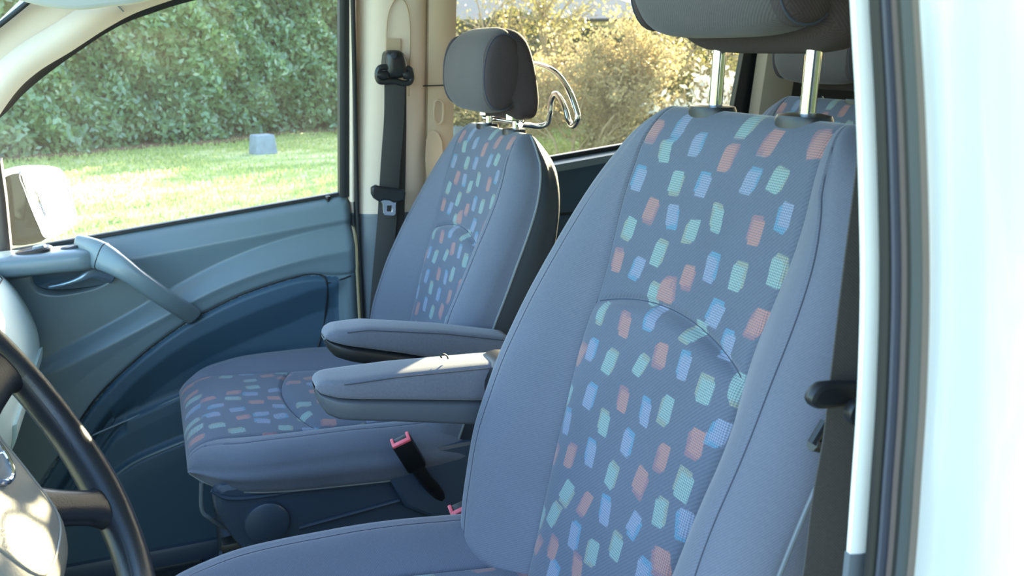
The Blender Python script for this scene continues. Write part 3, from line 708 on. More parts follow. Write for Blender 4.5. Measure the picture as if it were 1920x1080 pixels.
def build_seat():
    root = empty('front_seat', (PT.x, PT.y, ZF)); T = PT
    # backrest
    Hf = curve1([0, -.02, -.05, -.1, -.15, -.25, -.4, -.5, -.56], [.128, .168, .203, .231, .244, .258, .264, .250, .225])
    cf = curve1([0, -.035, -.1, -.2, -.27, -.38, -.49, -.56], [.128, .138, .145, .133, .140, .126, .108, .10])
    Bf = curve1([0, -.05, -.12, -.22, -.32, -.42, -.56], [0, .004, .016, .036, .052, .056, .045])
    Tf = curve1([0, -.1, -.3, -.56], [.070, .086, .096, .096])
    P = make_pad(T, UPB, NB, .56, Hf, cf, Bf, Tf, .055, .03, -.028, -.222, .027, crown=-.004)
    pan = pad_objs(P, ('center_panel', 'side_bolster', 'back_cover'), root, (PATCH, CLOTH, SBACK), PAT, 3)
    # cushion: same construction, turned to lie flat
    tl = math.radians(4.5); upc = (-math.cos(tl), 0, math.sin(tl)); nc_ = (math.sin(tl), 0, math.cos(tl))
    O = (T.x-.566, T.y, T.z-.462)
    Hc = curve1([0, -.02, -.05, -.1, -.16, -.3, -.5], [.175, .205, .232, .250, .257, .260, .245])
    cc = curve1([0, -.05, -.1, -.2, -.3, -.5], [.150, .158, .160, .155, .150, .135])
    Bc = curve1([0, -.06, -.12, -.25, -.4, -.5], [0, .006, .016, .024, .024, .012])
    Tc = curve1([0, -.1, -.3, -.5], [.062, .064, .062, .060])
    rg = random.Random(11); pl = []
    for r in range(16):
        for q in range(9):
            if rg.random() < .08: continue
            pl.append(((q-4+(.5 if r % 2 else 0)+rg.uniform(-.2, .2))*44, -14-r*36+rg.uniform(-6, 6), 'OGB'[(r+2*q+rg.choice((0, 0, 1))) % 3]))
    Pc = make_pad(O, upc, nc_, .50, Hc, cc, Bc, Tc, .062, .02, -.040, -.205, .035, lumb=.006, crown=.006, rs=.04, rd=.035, spl=9)
    pad_objs(Pc, ('cushion_panel', 'cushion_side', 'cushion_underside'), root, (PATCH, CLOTH, SBACK), pl, 5)
    # moulded skirt under the cushion
    yn = T.y-.236
    sk = [at(*p, yn) for p in [(414, 922), (440, 918), (480, 912), (560, 900), (640, 884), (723, 866), (905, 858), (905, 990), (700, 1030), (560, 1062), (505, 1050), (462, 1022), (434, 985), (416, 952)]]
    g = plate(rounded([(p.x, p.z) for p in sk], .012, 4), [], .472, lambda c: (c.x, T.y+c.z, c.y), .012)
    skirt = obj('seat_skirt', g, SPLA, root)
    kc = at(502, 983, yn-.012)
    obj('recline_knob', fixn(join(tube([kc+Vector((0, .012, 0)), kc+Vector((0, .002, 0)), kc, kc+Vector((0, -.0005, 0))], [.034, .034, .031, .002], 40))), SPLA, skirt)
    a, b = at(560, 990, yn-.003), at(757, 936, yn-.003)
    obj('skirt_rib', tube([a, b], .0035, 8), SPLA, skirt)
    a, b = at(430, 936, yn-.003), at(722, 884, yn-.003)
    obj('skirt_lip', tube(catmull([at(*p, yn-.003) for p in [(396, 920), (425, 934), (480, 932), (560, 919), (640, 902), (722, 884)]], 5), .003, 8), SPLA, skirt)
    # side panel with the buckle holder behind the skirt
    bp = [at(*p, yn-.02) for p in [(728, 880), (745, 868), (800, 850), (905, 830), (905, 1000), (800, 960), (765, 945)]]
    obj('belt_bracket_cover', plate([(p.x, p.z) for p in bp], [], .03, lambda c: (c.x, yn-.005+c.z, c.y), .008), SPLA, root)
    return root
seat = build_seat()
T = PT
# headrest: body, front pad seam, side panels, posts, guides
HPROF = [(-.040, -.045), (-.044, -.015), (-.042, .022), (-.034, .052), (-.016, .072), (.006, .079), (.026, .066), (.040, .030), (.049, -.020), (.051, -.055), (.043, -.076), (.018, -.078), (.004, -.072), (-.010, -.060), (-.030, -.056)]
FPROF = [(-.060, -.040), (-.065, -.012), (-.062, .024), (-.050, .056), (-.028, .076), (-.006, .080), (.004, .060), (.006, .0), (.003, -.050), (-.010, -.063), (-.042, -.062)]
def prof_loft(c, prof, ay, n2=3.2):
    P = catmull([(a, 0, b) for a, b in prof], 4, True); mx = sum(p.x for p in P)/len(P); mz = sum(p.z for p in P)/len(P); rings = []
    K = 27
    for k in range(K):
        th = -math.pi/2 + math.pi*(k+.02)/(K-1+.04); sy = math.copysign(abs(math.sin(th))**(2/n2), math.sin(th)); f = max(abs(math.cos(th)), .02)**(2/n2)
        g = lerp(f, 1, .25) if f > .3 else f*1.1
        rings.append([(c[0]+mx+(p.x-mx)*g, c[1]+ay*sy, c[2]+mz+(p.z-mz)*g) for p in P])
    return fixn(loft(rings))
def add_headrest(root, T, posts_up, dx=0):
    c = (T.x+dx, T.y, T.z+posts_up)
    hr = obj('headrest', prof_loft(c, HPROF, .122, 4.2), HEADS, root, smooth_='all'); uvbox(hr)
    fp = obj('front_pad', prof_loft(c, FPROF, .119, 4.0), HEADC, hr, smooth_='all'); uvbox(fp)
    tl = math.radians(5)
    for s in (-1, 1):
        rings = []
        for (f, y) in ((1.0, .111), (.97, .1225), (.9, .1275), (.7, .1305), (.35, .1325), (.02, .133)):
            rings.append([(c[0]-.024+x*math.cos(tl)+z*math.sin(tl), c[1]+s*(y-.008), c[2]+.006-x*math.sin(tl)+z*math.cos(tl)) for x, z in sellip(0, .034*f, .064*f, 2.3, 32)])
        sp = obj('side_panel', fixn(loft(rings)), HEADS, hr, smooth_='all'); uvbox(sp)
        obj('seam', tube([Vector(p) for p in rings[1]], .0012, 6, True), SEAM, sp)
    for s in (-1, 1):
        a = Vector((T.x+.029, T.y+s*.0695, T.z-.035)); b = Vector((T.x+.022+dx, T.y+s*.0695, T.z+posts_up+.02))
        obj('headrest_post', cyl(a, b, .0068, 20), CHR, hr)
        gz = T.z-.013
        gd = [[(T.x+.027+x, T.y+s*.0695+y, gz+z) for x, y in sellip(0, .019*f, .027*f, 2.6, 28)] for z, f in ((-.012, .9), (-.010, 1), (.004, 1), (.008, .93), (.0095, .6))]
        obj('post_guide', fixn(loft(gd)), BPLA, root)
    return hr
def armrest(root, Y0, Y1, top, bot, split, topz=None, seed=0):
    """top / bot / split: pixel outlines on the face nearest the camera"""
    yn = min(Y0, Y1); tp = [at(*p, yn) for p in top]; bt = [at(*p, yn) for p in bot]; sp = [at(*p, yn) for p in split]
    x0, x1 = min(p.x for p in tp), max(p.x for p in tp); K = 40
    fT = lambda x: np.interp(x, [p.x for p in tp], [p.z for p in tp]); fB = lambda x: np.interp(x, [p.x for p in bt], [p.z for p in bt]); fS = lambda x: np.interp(x, [p.x for p in sp], [p.z for p in sp])
    yc, hw = (Y0+Y1)/2, abs(Y1-Y0)/2; up_, lo_ = [], []
    for k in range(K):
        u = k/(K-1); x = x0 + (x1-x0)*(u**1.7); zT, zB, zS = float(fT(x)), float(fB(x)), float(fS(x))
        e = min((x-x0)/.05, 1); wf = hw*(.35+.65*math.sqrt(max(1-(1-e)**2, 0)))
        zm = (zT+zS)/2; hh = max((zT-zS)/2, .002)
        ring = []
        for (y, z) in sellip(0, 1, 1, 4.5, 32): ring.append((x, yc+y*wf, zm+z*hh*(1 if z > 0 else 1)))
        up_.append(ring)
        zm2 = (zS+zB)/2; h2 = max((zS-zB)/2, .0015)
        lo_.append([(x, yc+y*wf*.975, zm2+z*h2+(.001 if z > 0 else 0)) for y, z in sellip(0, 1, 1, 5, 32)])
    a = obj('armrest', fixn(loft(up_)), ARMC, root, smooth_='all'); uvbox(a)
    obj('armrest_shell', fixn(loft(lo_)), ARMSH if seed else BPLA, a, smooth_='all')
    obj('seam', tube([Vector((x, yn-.0003, float(fT(x))-.0035)) for x in np.linspace(x0+.03, x1-.01, 30)], .0008, 6), ARMSE, a)
    return a
def buckle(root, head, ax, name='seat_belt_buckle'):
    """ax: direction from the stalk up to the mouth of the buckle"""
    A = Vector(ax).normalized(); W = (Vector((1, 0, 0)) - A*A.x).normalized(); N = A.cross(W)
    Mx = Matrix((W, N, A)).transposed()
    b = obj(name, box(Vector(head)-A*.037, (.033, .020, .074), .005, Mx), BPLA, root)
    f = join(box(Vector(head)+A*.0005+N*-.0062, (.030, .0066, .005), .0012, Mx), box(Vector(head)+A*.0005+W*.0128+N*.001, (.0050, .015, .005), .0012, Mx), box(Vector(head)+A*.0005-W*.0128+N*.001, (.0050, .015, .005), .0012, Mx))
    obj('release_button', f, PINK, b)
    obj('buckle_stalk', tube(catmull([Vector(head)-A*.07, Vector(head)-A*.10+Vector((.004, 0, -.006)), Vector(head)-A*.15+Vector((.02, .01, -.02))], 6), .011, 10), BPLA, b)
    return b

PROOT = seat
add_headrest(seat, PT, .087, .014)
armrest(seat, 1.262, 1.328, [(613, 648), (614, 636), (619, 628), (632, 622), (690, 615), (832, 622), (935, 633), (960, 636)], [(613, 642), (619, 662), (632, 675), (660, 682), (760, 697), (880, 712), (960, 722)],
        [(613, 641), (622, 646), (650, 652), (760, 667), (880, 687), (960, 700)], seed=0)
obj('armrest_pivot', fixn(join(cyl((PT.x-.090, 1.27, PT.z-.352), (PT.x-.090, 1.37, PT.z-.352), .030, 24, .004))), BPLA, seat)
hd = at(751, 825, 1.292)
buckle(seat, hd, (-.42, -.35, .84))
# pedestal with rails, lever bar
ped = obj('seat_plinth', join(box((.245, PT.y, .585), (.40, .47, .25), .012), box((.245, PT.y-.225, .716), (.42, .055, .022), .004)), GPLA if False else SPLA, seat)
for (yy) in (PT.y-.200, PT.y+.200):
    r = obj('seat_rail', box((.27, yy-.004, .735), (.46, .030, .020), .003), BPLA, seat)
    obj('rail_slot', join(box((.115, yy-.022, .742), (.09, .006, .006), .001), box((.115, yy-.022, .729), (.09, .006, .005), .001)), STEEL if False else GPLA, r)
obj('slide_lever', tube(catmull([at(378, 905, 1.40), at(379, 955, 1.40), at(395, 972, 1.40), at(425, 990, 1.42), at(452, 989, 1.44)], 6), .0035, 8), GPLA, seat)
tag(seat, 'dark blue front passenger seat with orange, green and lilac patches, beside the passenger door', 'car seat', 'front seats with folding armrests')

# driver seat: a copy of the passenger seat, slid forward and raised
def copy_tree(o, parent=None, skip=()):
    c = o.copy(); COL.objects.link(c); c.parent = parent
    for ch in [x for x in list(o.children) if x.name.split('.')[0] not in skip and not x.get('is_copy')]: copy_tree(ch, c, skip)
    return c
drv = copy_tree(seat, None, ('armrest', 'armrest_pivot', 'seat_belt_buckle', 'headrest', 'post_guide'))
drv.location = (DT_.x, DT_.y, ZF); LIFT = DT_.z-PT.z
for ch in drv.children:
    if ch.name.split('.')[0] not in ('seat_plinth',): ch.location.z += LIFT
for ch in drv.children:
    if ch.name.startswith('cushion'): ch.location.z -= .015
add_headrest(drv, DT_, .124, .014)
armrest(drv, .992, 1.056, [(597, 740), (598, 731), (603, 724), (616, 719), (657, 715), (747, 702), (912, 686), (960, 682)], [(597, 740), (604, 768), (618, 786), (640, 793), (760, 796), (885, 801), (960, 803)],
        [(597, 739), (606, 748), (640, 753), (760, 755), (890, 757), (960, 757)], seed=1)
obj('armrest_pivot', cyl((DT_.x-.115, .95, DT_.z-.345), (DT_.x-.115, 1.04, DT_.z-.345), .030, 24, .004), BPLA, drv)
buckle(drv, at(863, 950, 1.035), (-.42, -.35, .84))
tag(drv, 'dark blue driver seat close by, its headrest raised on two long chrome posts', 'car seat')

# rear seat seen past the driver headrest
rs = copy_tree(seat, None, ('armrest', 'armrest_pivot', 'seat_belt_buckle', 'seat_plinth', 'seat_rail', 'slide_lever', 'seat_skirt', 'belt_bracket_cover'))
rs.name = 'rear_seat'; rs.location = (1.275, 1.54, ZF+.035)
obj('seat_plinth', box((1.02, 1.54, .64), (.42, .44, .38), .02), SBACK, rs)
tag(rs, 'dark rear seat with a headrest, in shade behind the driver seat', 'car seat', 'rear seats'); del rs['group']
# ------------------------------------------------------------------ dashboard, wheel, belts, small things
dash = empty('dashboard', (-.45, 1.12, ZF))
prof = [(-.95, 1.10), (-.75, 1.135), (-.55, 1.150), (-.44, 1.168), (-.355, 1.160), (-.305, 1.145), (-.268, 1.115), (-.242, 1.070), (-.226, 1.012), (-.230, .955), (-.262, .915), (-.31, .87), (-.36, .80), (-.40, .66), (-.60, .50), (-.95, .50)]
prof = [(p.x, p.z) for p in catmull([(a, 0, b) for a, b in prof], 4)]
rings = []
for k in range(31):
    u = k/30; y = lerp(.32, 1.862, u); e = min(u, 1-u)/.045; e = min(e, 1); ins = .05*(1-math.sqrt(max(1-(1-e)**2, 0)))
    bul = 0
    if y < 1.30: bul = -.07*float(smooth(1.36, 1.18, y) if False else (1-smooth(1.18, 1.36, y)))
    rings.append([(x + (bul-ins if x > -.9 else 0), y, z-(ins*.6 if z > 1.0 else 0)) for x, z in prof])
obj('dashboard_body', fixn(loft(rings)), DASH, dash, smooth_='all')
# air bag door lines and glovebox
def on_dash(y, k, off=.002):
    x, z = prof[k]; return Vector((x+off-(.07*(1-float(smooth(1.18, 1.36, y)))), y, z+off*.5))
obj('airbag_door_line', tube([on_dash(y, 13) for y in np.linspace(1.38, 1.78, 12)]+[on_dash(1.79, k) for k in range(14, 24)]+[on_dash(y, 24) for y in np.linspace(1.78, 1.38, 12)], .0016, 6), RUB, dash)
obj('glovebox_lid', fixn(loft([[on_dash(y, k, .006) for k in range(34, 46)]+[on_dash(y, k, -.01) for k in range(45, 33, -1)] for y in np.linspace(1.40, 1.78, 8)])), DASH, dash)
obj('instrument_binnacle', fixn(loft([[(-.36-x_, .72+y_*.8, 1.18+z_) for y_, z_ in sellip(0, .17, .055, 2.6, 28)] for x_ in (.0, .02, .12, .25)])), BPLA, dash)
tag(dash, 'grey green moulded dashboard in front of the passenger door, behind the steering wheel', 'dashboard')

# steering wheel
WP = Vector((-.143, .741, 1.205)); wb, wg = .528, -.034
WN = Vector((math.cos(wb)*math.cos(wg), math.cos(wb)*math.sin(wg), math.sin(wb))); WE1 = Vector((0, 0, 1)).cross(WN).normalized(); WE2 = WN.cross(WE1)
HD = 0.0
def wp(u, v, d=0): return WP + WE1*u + WE2*v + WN*(d+HD)
wh = empty('steering_wheel', WP)
RR = .189
rings = []
N_ = 96
for k in range(N_+1):
    a = 2*math.pi*k/N_; grip = 1 + .10*math.exp(-((abs(((math.degrees(a)) % 180)-90)-50)/14)**2)
    c = (math.cos(a), math.sin(a)); ring = []
    for x, y in sellip(0, .0158*grip, .0138*grip, 2.1, 22): ring.append(wp(c[0]*(RR+y), c[1]*(RR+y), x))
    rings.append(ring)
obj('rim', fixn(loft(rings, True, False)), WHEELM, wh, smooth_='all')
obj('rim_stitching', tube([wp(math.cos(2*math.pi*k/160)*(RR-.0128), math.sin(2*math.pi*k/160)*(RR-.0128), .003) for k in range(160)], .0012, 5, True), RUB, wh)
for nm, a0, w0, w1 in (('spoke', -47, .030, .017), ('spoke', -133, .030, .017), ('spoke', 6, .034, .022), ('spoke', 174, .034, .022)):
    a = math.radians(a0); ca, sa = math.cos(a), math.sin(a); rings = []
    for k in range(16):
        u = k/15; r = lerp(.045, RR-.004, u); ww = lerp(w0, w1, float(smooth(0, .7, u)))*(1+.5*float(smooth(.85, 1, u))); dd = lerp(-.048, -.002, u)
        rings.append([wp(ca*r-sa*x, sa*r+ca*x, dd+y) for x, y in sellip(0, ww, .011, 2.6, 24)])
    obj(nm, fixn(loft(rings)), WHEELM, wh, smooth_='all')
HD = -.040
hubo = catmull([(.000, -.132, 0), (.062, -.122, 0), (.092, -.070, 0), (.104, -.022, 0), (.118, .016, 0), (.108, .054, 0), (.064, .082, 0), (0, .088, 0), (-.064, .082, 0), (-.108, .054, 0), (-.116, .012, 0), (-.104, -.022, 0), (-.092, -.070, 0), (-.062, -.122, 0)], 6, True)
obj('hub', fixn(loft([[wp(p.x*f, p.y*f, d) for p in hubo] for d, f in ((-.045, .80), (-.02, 1.0), (.002, 1.03), (.008, 1.0), (.010, .90))])), WHEELM, wh, smooth_='all')
pado = catmull([(0, -.120, 0), (.060, -.110, 0), (.080, -.062, 0), (.090, -.018, 0), (.102, .014, 0), (.094, .048, 0), (.058, .072, 0), (0, .078, 0), (-.058, .072, 0), (-.094, .048, 0), (-.098, .010, 0), (-.088, -.018, 0), (-.080, -.062, 0), (-.060, -.110, 0)], 6, True)
pad_ = obj('airbag_pad', fixn(loft([[wp(p.x*f, p.y*f, d) for p in pado] for d, f in ((.004, 1.0), (.016, 1.0), (.024, .965), (.030, .88), (.034, .72), (.036, .5), (.037, .2))])), PADM, wh, smooth_='all')
obj('pad_crease', tube([wp(p.x*.80+0, p.y*.80, .0325) for p in pado], .0012, 6, True), PADM, pad_)
em = obj('emblem', fixn(loft([[wp(.0295*f*math.cos(2*math.pi*k/40)+.012, .0295*f*math.sin(2*math.pi*k/40)-.002, d) for k in range(40)] for d, f in ((.034, 1), (.0395, 1), (.0400, .9))])), GPLA, pad_)
obj('emblem_ring', tube([wp(.0280*math.cos(2*math.pi*k/48)+.012, .0280*math.sin(2*math.pi*k/48)-.002, .0405) for k in range(48)], .0024, 8, True), CHR, em)
st = []
for a0 in (90, 210, 330):
    a = math.radians(a0); c, s = math.cos(a), math.sin(a)
    V_ = [wp(c*.027+.012, s*.027-.002, .0405), wp(-s*.0042+.012, c*.0042-.002, .0405), wp(s*.0042+.012, -c*.0042-.002, .0405), wp(c*.005+.012, s*.005-.002, .0445), wp(.012, -.002, .0450)]
    st.append((V_, [(0, 1, 3), (0, 3, 2), (1, 4, 3), (3, 4, 2)]))
obj('emblem_star', join(*st), CHR, em, smooth_=False)
for s in (-1, 1):
    bumps = [fixn(loft([[wp(s*(u+x*.0035), v+y*.0035, .0105+d) for x, y in [(math.cos(t)*f, math.sin(t)*f) for t in np.linspace(0, 2*math.pi, 9)[:-1]]] for d, f in ((0, 1), (.001, .6), (.0012, .1))])) for u, v in ((.070, -.075), (.064, -.081), (.058, -.086), (.052, -.090), (.046, -.093), (.060, -.077))]
    obj('horn_marks', join(*bumps), WHEELM, wh)
HD = -.02
obj('steering_column', fixn(loft([[wp(x*f, y*f-.03, d) for x, y in sellip(0, .060, .055, 2.6, 28)] for d, f in ((-.045, .75), (-.06, 1), (-.16, 1.15), (-.30, 1.15))])), BPLA, wh)
for (u0, v0, u1, v1) in ((.05, -.015, .175, -.035), (-.05, -.005, -.17, .02)):
    obj('column_stalk', tube([wp(u0, v0, -.075), wp(lerp(u0, u1, .6), lerp(v0, v1, .6), -.070), wp(u1, v1, -.062)], [.007, .0075, .0105], 12), BPLA, wh)
tag(wh, 'black leather steering wheel with grey hub pad and round star emblem', 'steering wheel')

# exterior mirror of the passenger door
mc = at(75, 385, 2.13); mn = Vector((.76, -.60, .22)).normalized()
mr = empty('wing_mirror', (mc.x, 2.02, 1.15))
def onm(px, py, d=0):
    r = ray(px, py); return CAM + r*(mn.dot(mc-CAM)/mn.dot(r)) + mn*d
P0 = catmull([onm(*p) for p in [(2, 430), (-2, 370), (6, 326), (36, 311), (80, 309), (112, 315), (128, 338), (140, 380), (146, 408), (136, 428), (100, 447), (72, 456), (40, 462), (14, 460)]], 4, True); cx = sum((p for p in P0), Vector())/len(P0)
obj('mirror_housing', fixn(loft([[cx+(p-cx)*f+mn*d for p in P0] for d, f in ((-.004, .90), (-.001, .94), (-.001, .985), (-.008, 1.0), (-.04, 1.0), (-.08, .90), (-.105, .72), (-.118, .4))])), SILV, mr, smooth_='all')
P1 = catmull([onm(*p) for p in [(34, 328), (60, 320), (98, 319), (114, 330), (126, 360), (137, 398), (132, 416), (106, 434), (82, 446), (70, 425), (55, 390), (42, 355)]], 4, True); cg = sum((p for p in P1), Vector())/len(P1)
obj('mirror_glass', fixn(loft([[cg+(p-cg)*f+mn*d for p in P1] for d, f in ((-.004, 1), (.0035, 1), (.0040, .98))])), MIRR, mr)
obj('mirror_bezel', tube([p+mn*.002 for p in P1], .0030, 8, True), GPLA, mr)
P2 = catmull([onm(*p) for p in [(6, 345), (20, 328), (36, 328), (42, 345), (54, 385), (69, 425), (82, 449), (50, 459), (16, 456), (4, 420)]], 3, True)
obj('mirror_inner_face', fixn(loft([[p+mn*d for p in P2] for d in (-.012, .0045)])), mat('dark mirror sail', (.008, .010, .007), .95, spec=.05), mr)
obj('mirror_arm', tube([onm(10, 440, -.05), at(-6, 462, 2.05), at(-20, 475, 1.96)], .022, 12), RUB, mr)
tag(mr, 'silver wing mirror outside the passenger window, its glass shining white', 'wing mirror')

# passenger seat belt on the cream pillar
def web(path, width, th, name, parent, Wv):
    P = catmull(path, 6); W = [Vector(Wv).normalized()]*len(P) if not isinstance(Wv, list) else Wv
    rings = []
    for i, p in enumerate(P):
        t = (P[min(i+1, len(P)-1)]-P[max(i-1, 0)]).normalized(); a = (W[i]-t*W[i].dot(t)).normalized(); n = t.cross(a)
        rings.append([p+a*x*width/2+n*y*th/2 for x, y in ((-1, -.6), (-.97, -1), (0, -1), (.97, -1), (1, -.6), (1, .6), (.97, 1), (0, 1), (-.97, 1), (-1, .6))])
    o = obj(name, fixn(loft(rings)), WEB, parent); uvbox(o); return o
YB = 1.842
sb = empty('seat_belt', (.45, 1.86, ZF))
yb = lambda px, py, y=YB: at(px, py, y)
web([yb(740, 150, 1.795), yb(739, 220, 1.805), yb(733, 300, 1.82), yb(729, 362, 1.835), yb(725, 420, 1.845), yb(716, 520, 1.85), yb(708, 620, 1.85)], .040, .0016, 'belt_webbing', sb, (1, -.12, 0))
web([yb(752, 160, 1.815), yb(752, 260, 1.83), yb(749, 400, 1.855), yb(740, 640, 1.87)], .024, .0016, 'return_webbing', sb, (1, .3, 0))
ac = at(742, 118, 1.802)
g = catmull([at(*p, 1.802) for p in [(725, 97), (740, 94), (753, 98), (760, 112), (763, 136), (752, 146), (728, 146), (722, 130), (722, 110)]], 4, True)
cg = sum((p for p in g), Vector())/len(g)
an = obj('anchor_cover', fixn(loft([[cg+(p-cg)*f+Vector((0, d, 0)) for p in g] for d, f in ((.03, 1), (-.004, 1), (-.011, .92), (-.015, .7), (-.016, .3))])), BPLA, sb, smooth_='all')
bc = at(738, 104, 1.786)
obj('anchor_bolt', cyl(bc, bc+Vector((0, -.004, 0)), .006, 12, .001), SBACK, an)
dr = catmull([at(*p, 1.795) for p in [(708, 140), (712, 128), (724, 126), (740, 130), (756, 127), (768, 130), (772, 142), (768, 154), (755, 156), (740, 152), (724, 153), (712, 152)]], 5, True)
obj('guide_loop', tube(dr, .0062, 10, True), BPLA, sb)
for q_ in ((708, 716, 724), (757, 764, 772)): obj('guide_end', tube([at(q_[0], 140, 1.795), at(q_[1], 141, 1.792), at(q_[2], 141, 1.795)], .0085, 10), BPLA, sb)
to = [at(*p, 1.826) for p in [(700, 352), (755, 356), (756, 372), (742, 374), (740, 383), (740, 400), (737, 403), (720, 402), (718, 398), (717, 381), (712, 374), (699, 366)]]
ho = [at(*p, 1.826) for p in [(724, 384), (734, 384), (734, 397), (724, 396)]]
tg = obj('tongue_plate', plate([(p.x, p.z) for p in to[3:11]], [[(p.x, p.z) for p in ho]], .004, lambda c: (c.x, 1.822+c.z, c.y), .001), STEEL, sb)
th_ = [at(*p, 1.824) for p in [(699, 353), (704, 350), (712, 353), (745, 357), (753, 357), (756, 361), (755, 371), (748, 374), (738, 376), (730, 372), (718, 371), (711, 374), (703, 369), (699, 362)]]
obj('tongue_grip', plate([(p.x, p.z) for p in th_], [], .014, lambda c: (c.x, 1.823+c.z, c.y), .004), BPLA, sb)
tag(sb, 'black seat belt hanging from the cream pillar beside the passenger door, steel tongue showing', 'seat belt')

# driver's seat belt beside the near pillar
db = empty('seat_belt', (.42, .43, ZF))
dy = .425
web([at(1668, 150, .40), at(1645, 330, .41), at(1622, 500, .415), at(1604, 640, .42), at(1592, 735, dy), at(1580, 830, dy), at(1560, 940, dy), at(1545, 1060, dy), at(1525, 1180, dy), at(1490, 1500, .42)], .026, .0018, 'belt_webbing', db, (1, -.35, 0))
tp = catmull([at(*p, .412) for p in [(1522, 745), (1532, 731), (1545, 725), (1580, 724), (1625, 727), (1630, 742), (1600, 748), (1570, 752), (1540, 755), (1526, 752)]], 4, True)
obj('tongue_grip', plate([(p.x, p.z) for p in tp], [], .009, lambda c: (c.x, .412+c.z, c.y), .0035), BPLA, db)
kn = at(1598, 768, .405)
obj('belt_stop', cyl(kn, kn+Vector((0, -.008, 0)), .008, 20, .002), BPLA, db)
tag(db, 'black seat belt between the driver seat and the near door pillar', 'seat belt')
# levers on the outer flank of the driver seat
lvv = obj('tilt_lever', join(tube([at(1548, 790, .455), at(1535, 812, .455), at(1523, 832, .455)], .0035, 8), tube([at(1523, 832, .455), at(1535, 836, .455), at(1552, 826, .455)], .005, 8)), BPLA, drv)
obj('lever_cable', tube([at(1530, 915, .45), at(1510, 960, .45), at(1485, 1020, .45), at(1455, 1095, .45)], .0018, 8), GPLA, drv)

# chrome coat hanger behind the passenger headrest
ch = empty('coat_hanger', (.62, PT.y, PT.z+.02))
def ax_(px, py, X):
    r = ray(px, py); return CAM + r*(X/r.x)
hx = .665
half = [ax_(976, 234, .600), ax_(992, 235, .625), ax_(1010, 237, .650), ax_(1026, 231, hx), ax_(1031, 212, hx), ax_(1033, 190, hx), ax_(1040, 176, hx), ax_(1050, 184, hx), ax_(1060, 205, hx), ax_(1066, 226, hx), ax_(1074, 236, hx), ax_(1083, 222, hx), ax_(1080, 203, hx), ax_(1068, 172, hx), ax_(1048, 142, hx), ax_(1025, 126, hx), ax_(1005, 121, hx)]
half = half[:-1]+[ax_(1004, 121, hx)]; top_c = Vector((hx, PT.y, half[-1].z+.001))
half = half[:-1]; mir = [Vector((p.x, 2*PT.y-p.y, p.z)) for p in half]
obj('hanger_wire', tube(catmull(half+[top_c]+mir[::-1], 7), .0048, 12), CHR, ch)
for s in (-1, 1):
    c = Vector((PT.x+.026, PT.y+s*.0695, PT.z+.010))
    obj('clamp_nut', fixn(loft([[c+Vector((x, y, z)) for x, y in [(.0135*f*math.cos(t), .0135*f*math.sin(t)) for t in np.linspace(0, 2*math.pi, 7)[:-1]]] for z, f in ((-.001, .85), (.001, 1), (.014, 1), (.016, .8))])), CHR, ch, smooth_=False)
obj('clamp_bar', tube([Vector((.600, PT.y-.085, PT.z+.019)), Vector((.600, PT.y+.085, PT.z+.019))], .0045, 10), BPLA, ch)
tag(ch, 'curved chrome coat hanger clamped behind the passenger seat headrest', 'coat hanger')

# hair on the driver armrest
ht = [at(828, 671, 1.02), at(826, 667, 1.02), at(829, 664, 1.02), at(835, 665, 1.02), at(839, 669, 1.02), at(840, 673, 1.02)]
tag(obj('hair_loop', tube(catmull(ht, 6), .0010, 6), RUB), 'thin dark loop lying on top of the driver seat armrest', 'hair tie')
# sun visor
sv = [at_side(*p, YD-.16) for p in [(40, -6), (70, 2), (110, 9), (150, 11), (200, 6), (260, -2), (330, -20), (330, -60), (40, -60)]]
svo = obj('sun_visor', plate([(p.x, p.z) for p in catmull(sv[:7], 4)+sv[7:]], [], .020, lambda c: (c.x, side_y(c.y, YD-.16)+c.z, c.y), .006), mat('grey visor vinyl', (.40, .40, .38), .6))
tag(svo, 'grey sun visor at the very top above the passenger window', 'sun visor')
# rubber mat with ribs on the cab floor
fm = empty('floor_mat', (-.12, 1.62, ZF))
mt = box((-.16, 1.60, ZF+.008), (.36, .50, .012), .004)
mbase = obj('mat_base', mt, MATM, fm)
rb = [box((-.16, 1.60, ZF+.017), (.30, .006, .006), .001)]
for k in range(9): rb.append(box((-.31+k*.037, 1.60, ZF+.0165), (.006, .44, .006), .001))
obj('mat_ribs', join(*rb), MATM, mbase)
obj('mat_border', tube([Vector(p) for p in ((-.33, 1.36, ZF+.016), (.01, 1.36, ZF+.016), (.01, 1.84, ZF+.016), (-.33, 1.84, ZF+.016))], .006, 8, True), MATM, mbase)
tag(fm, 'black ribbed rubber mat on the floor in front of the passenger seat', 'floor mat')
# sill step under the door panel
struct(obj('trim_8', box((-.05, 1.865, ZF+.03), (.85, .05, .06), .01), SPLA))

# ------------------------------------------------------------------ outdoors
rng = np.random.default_rng(5)
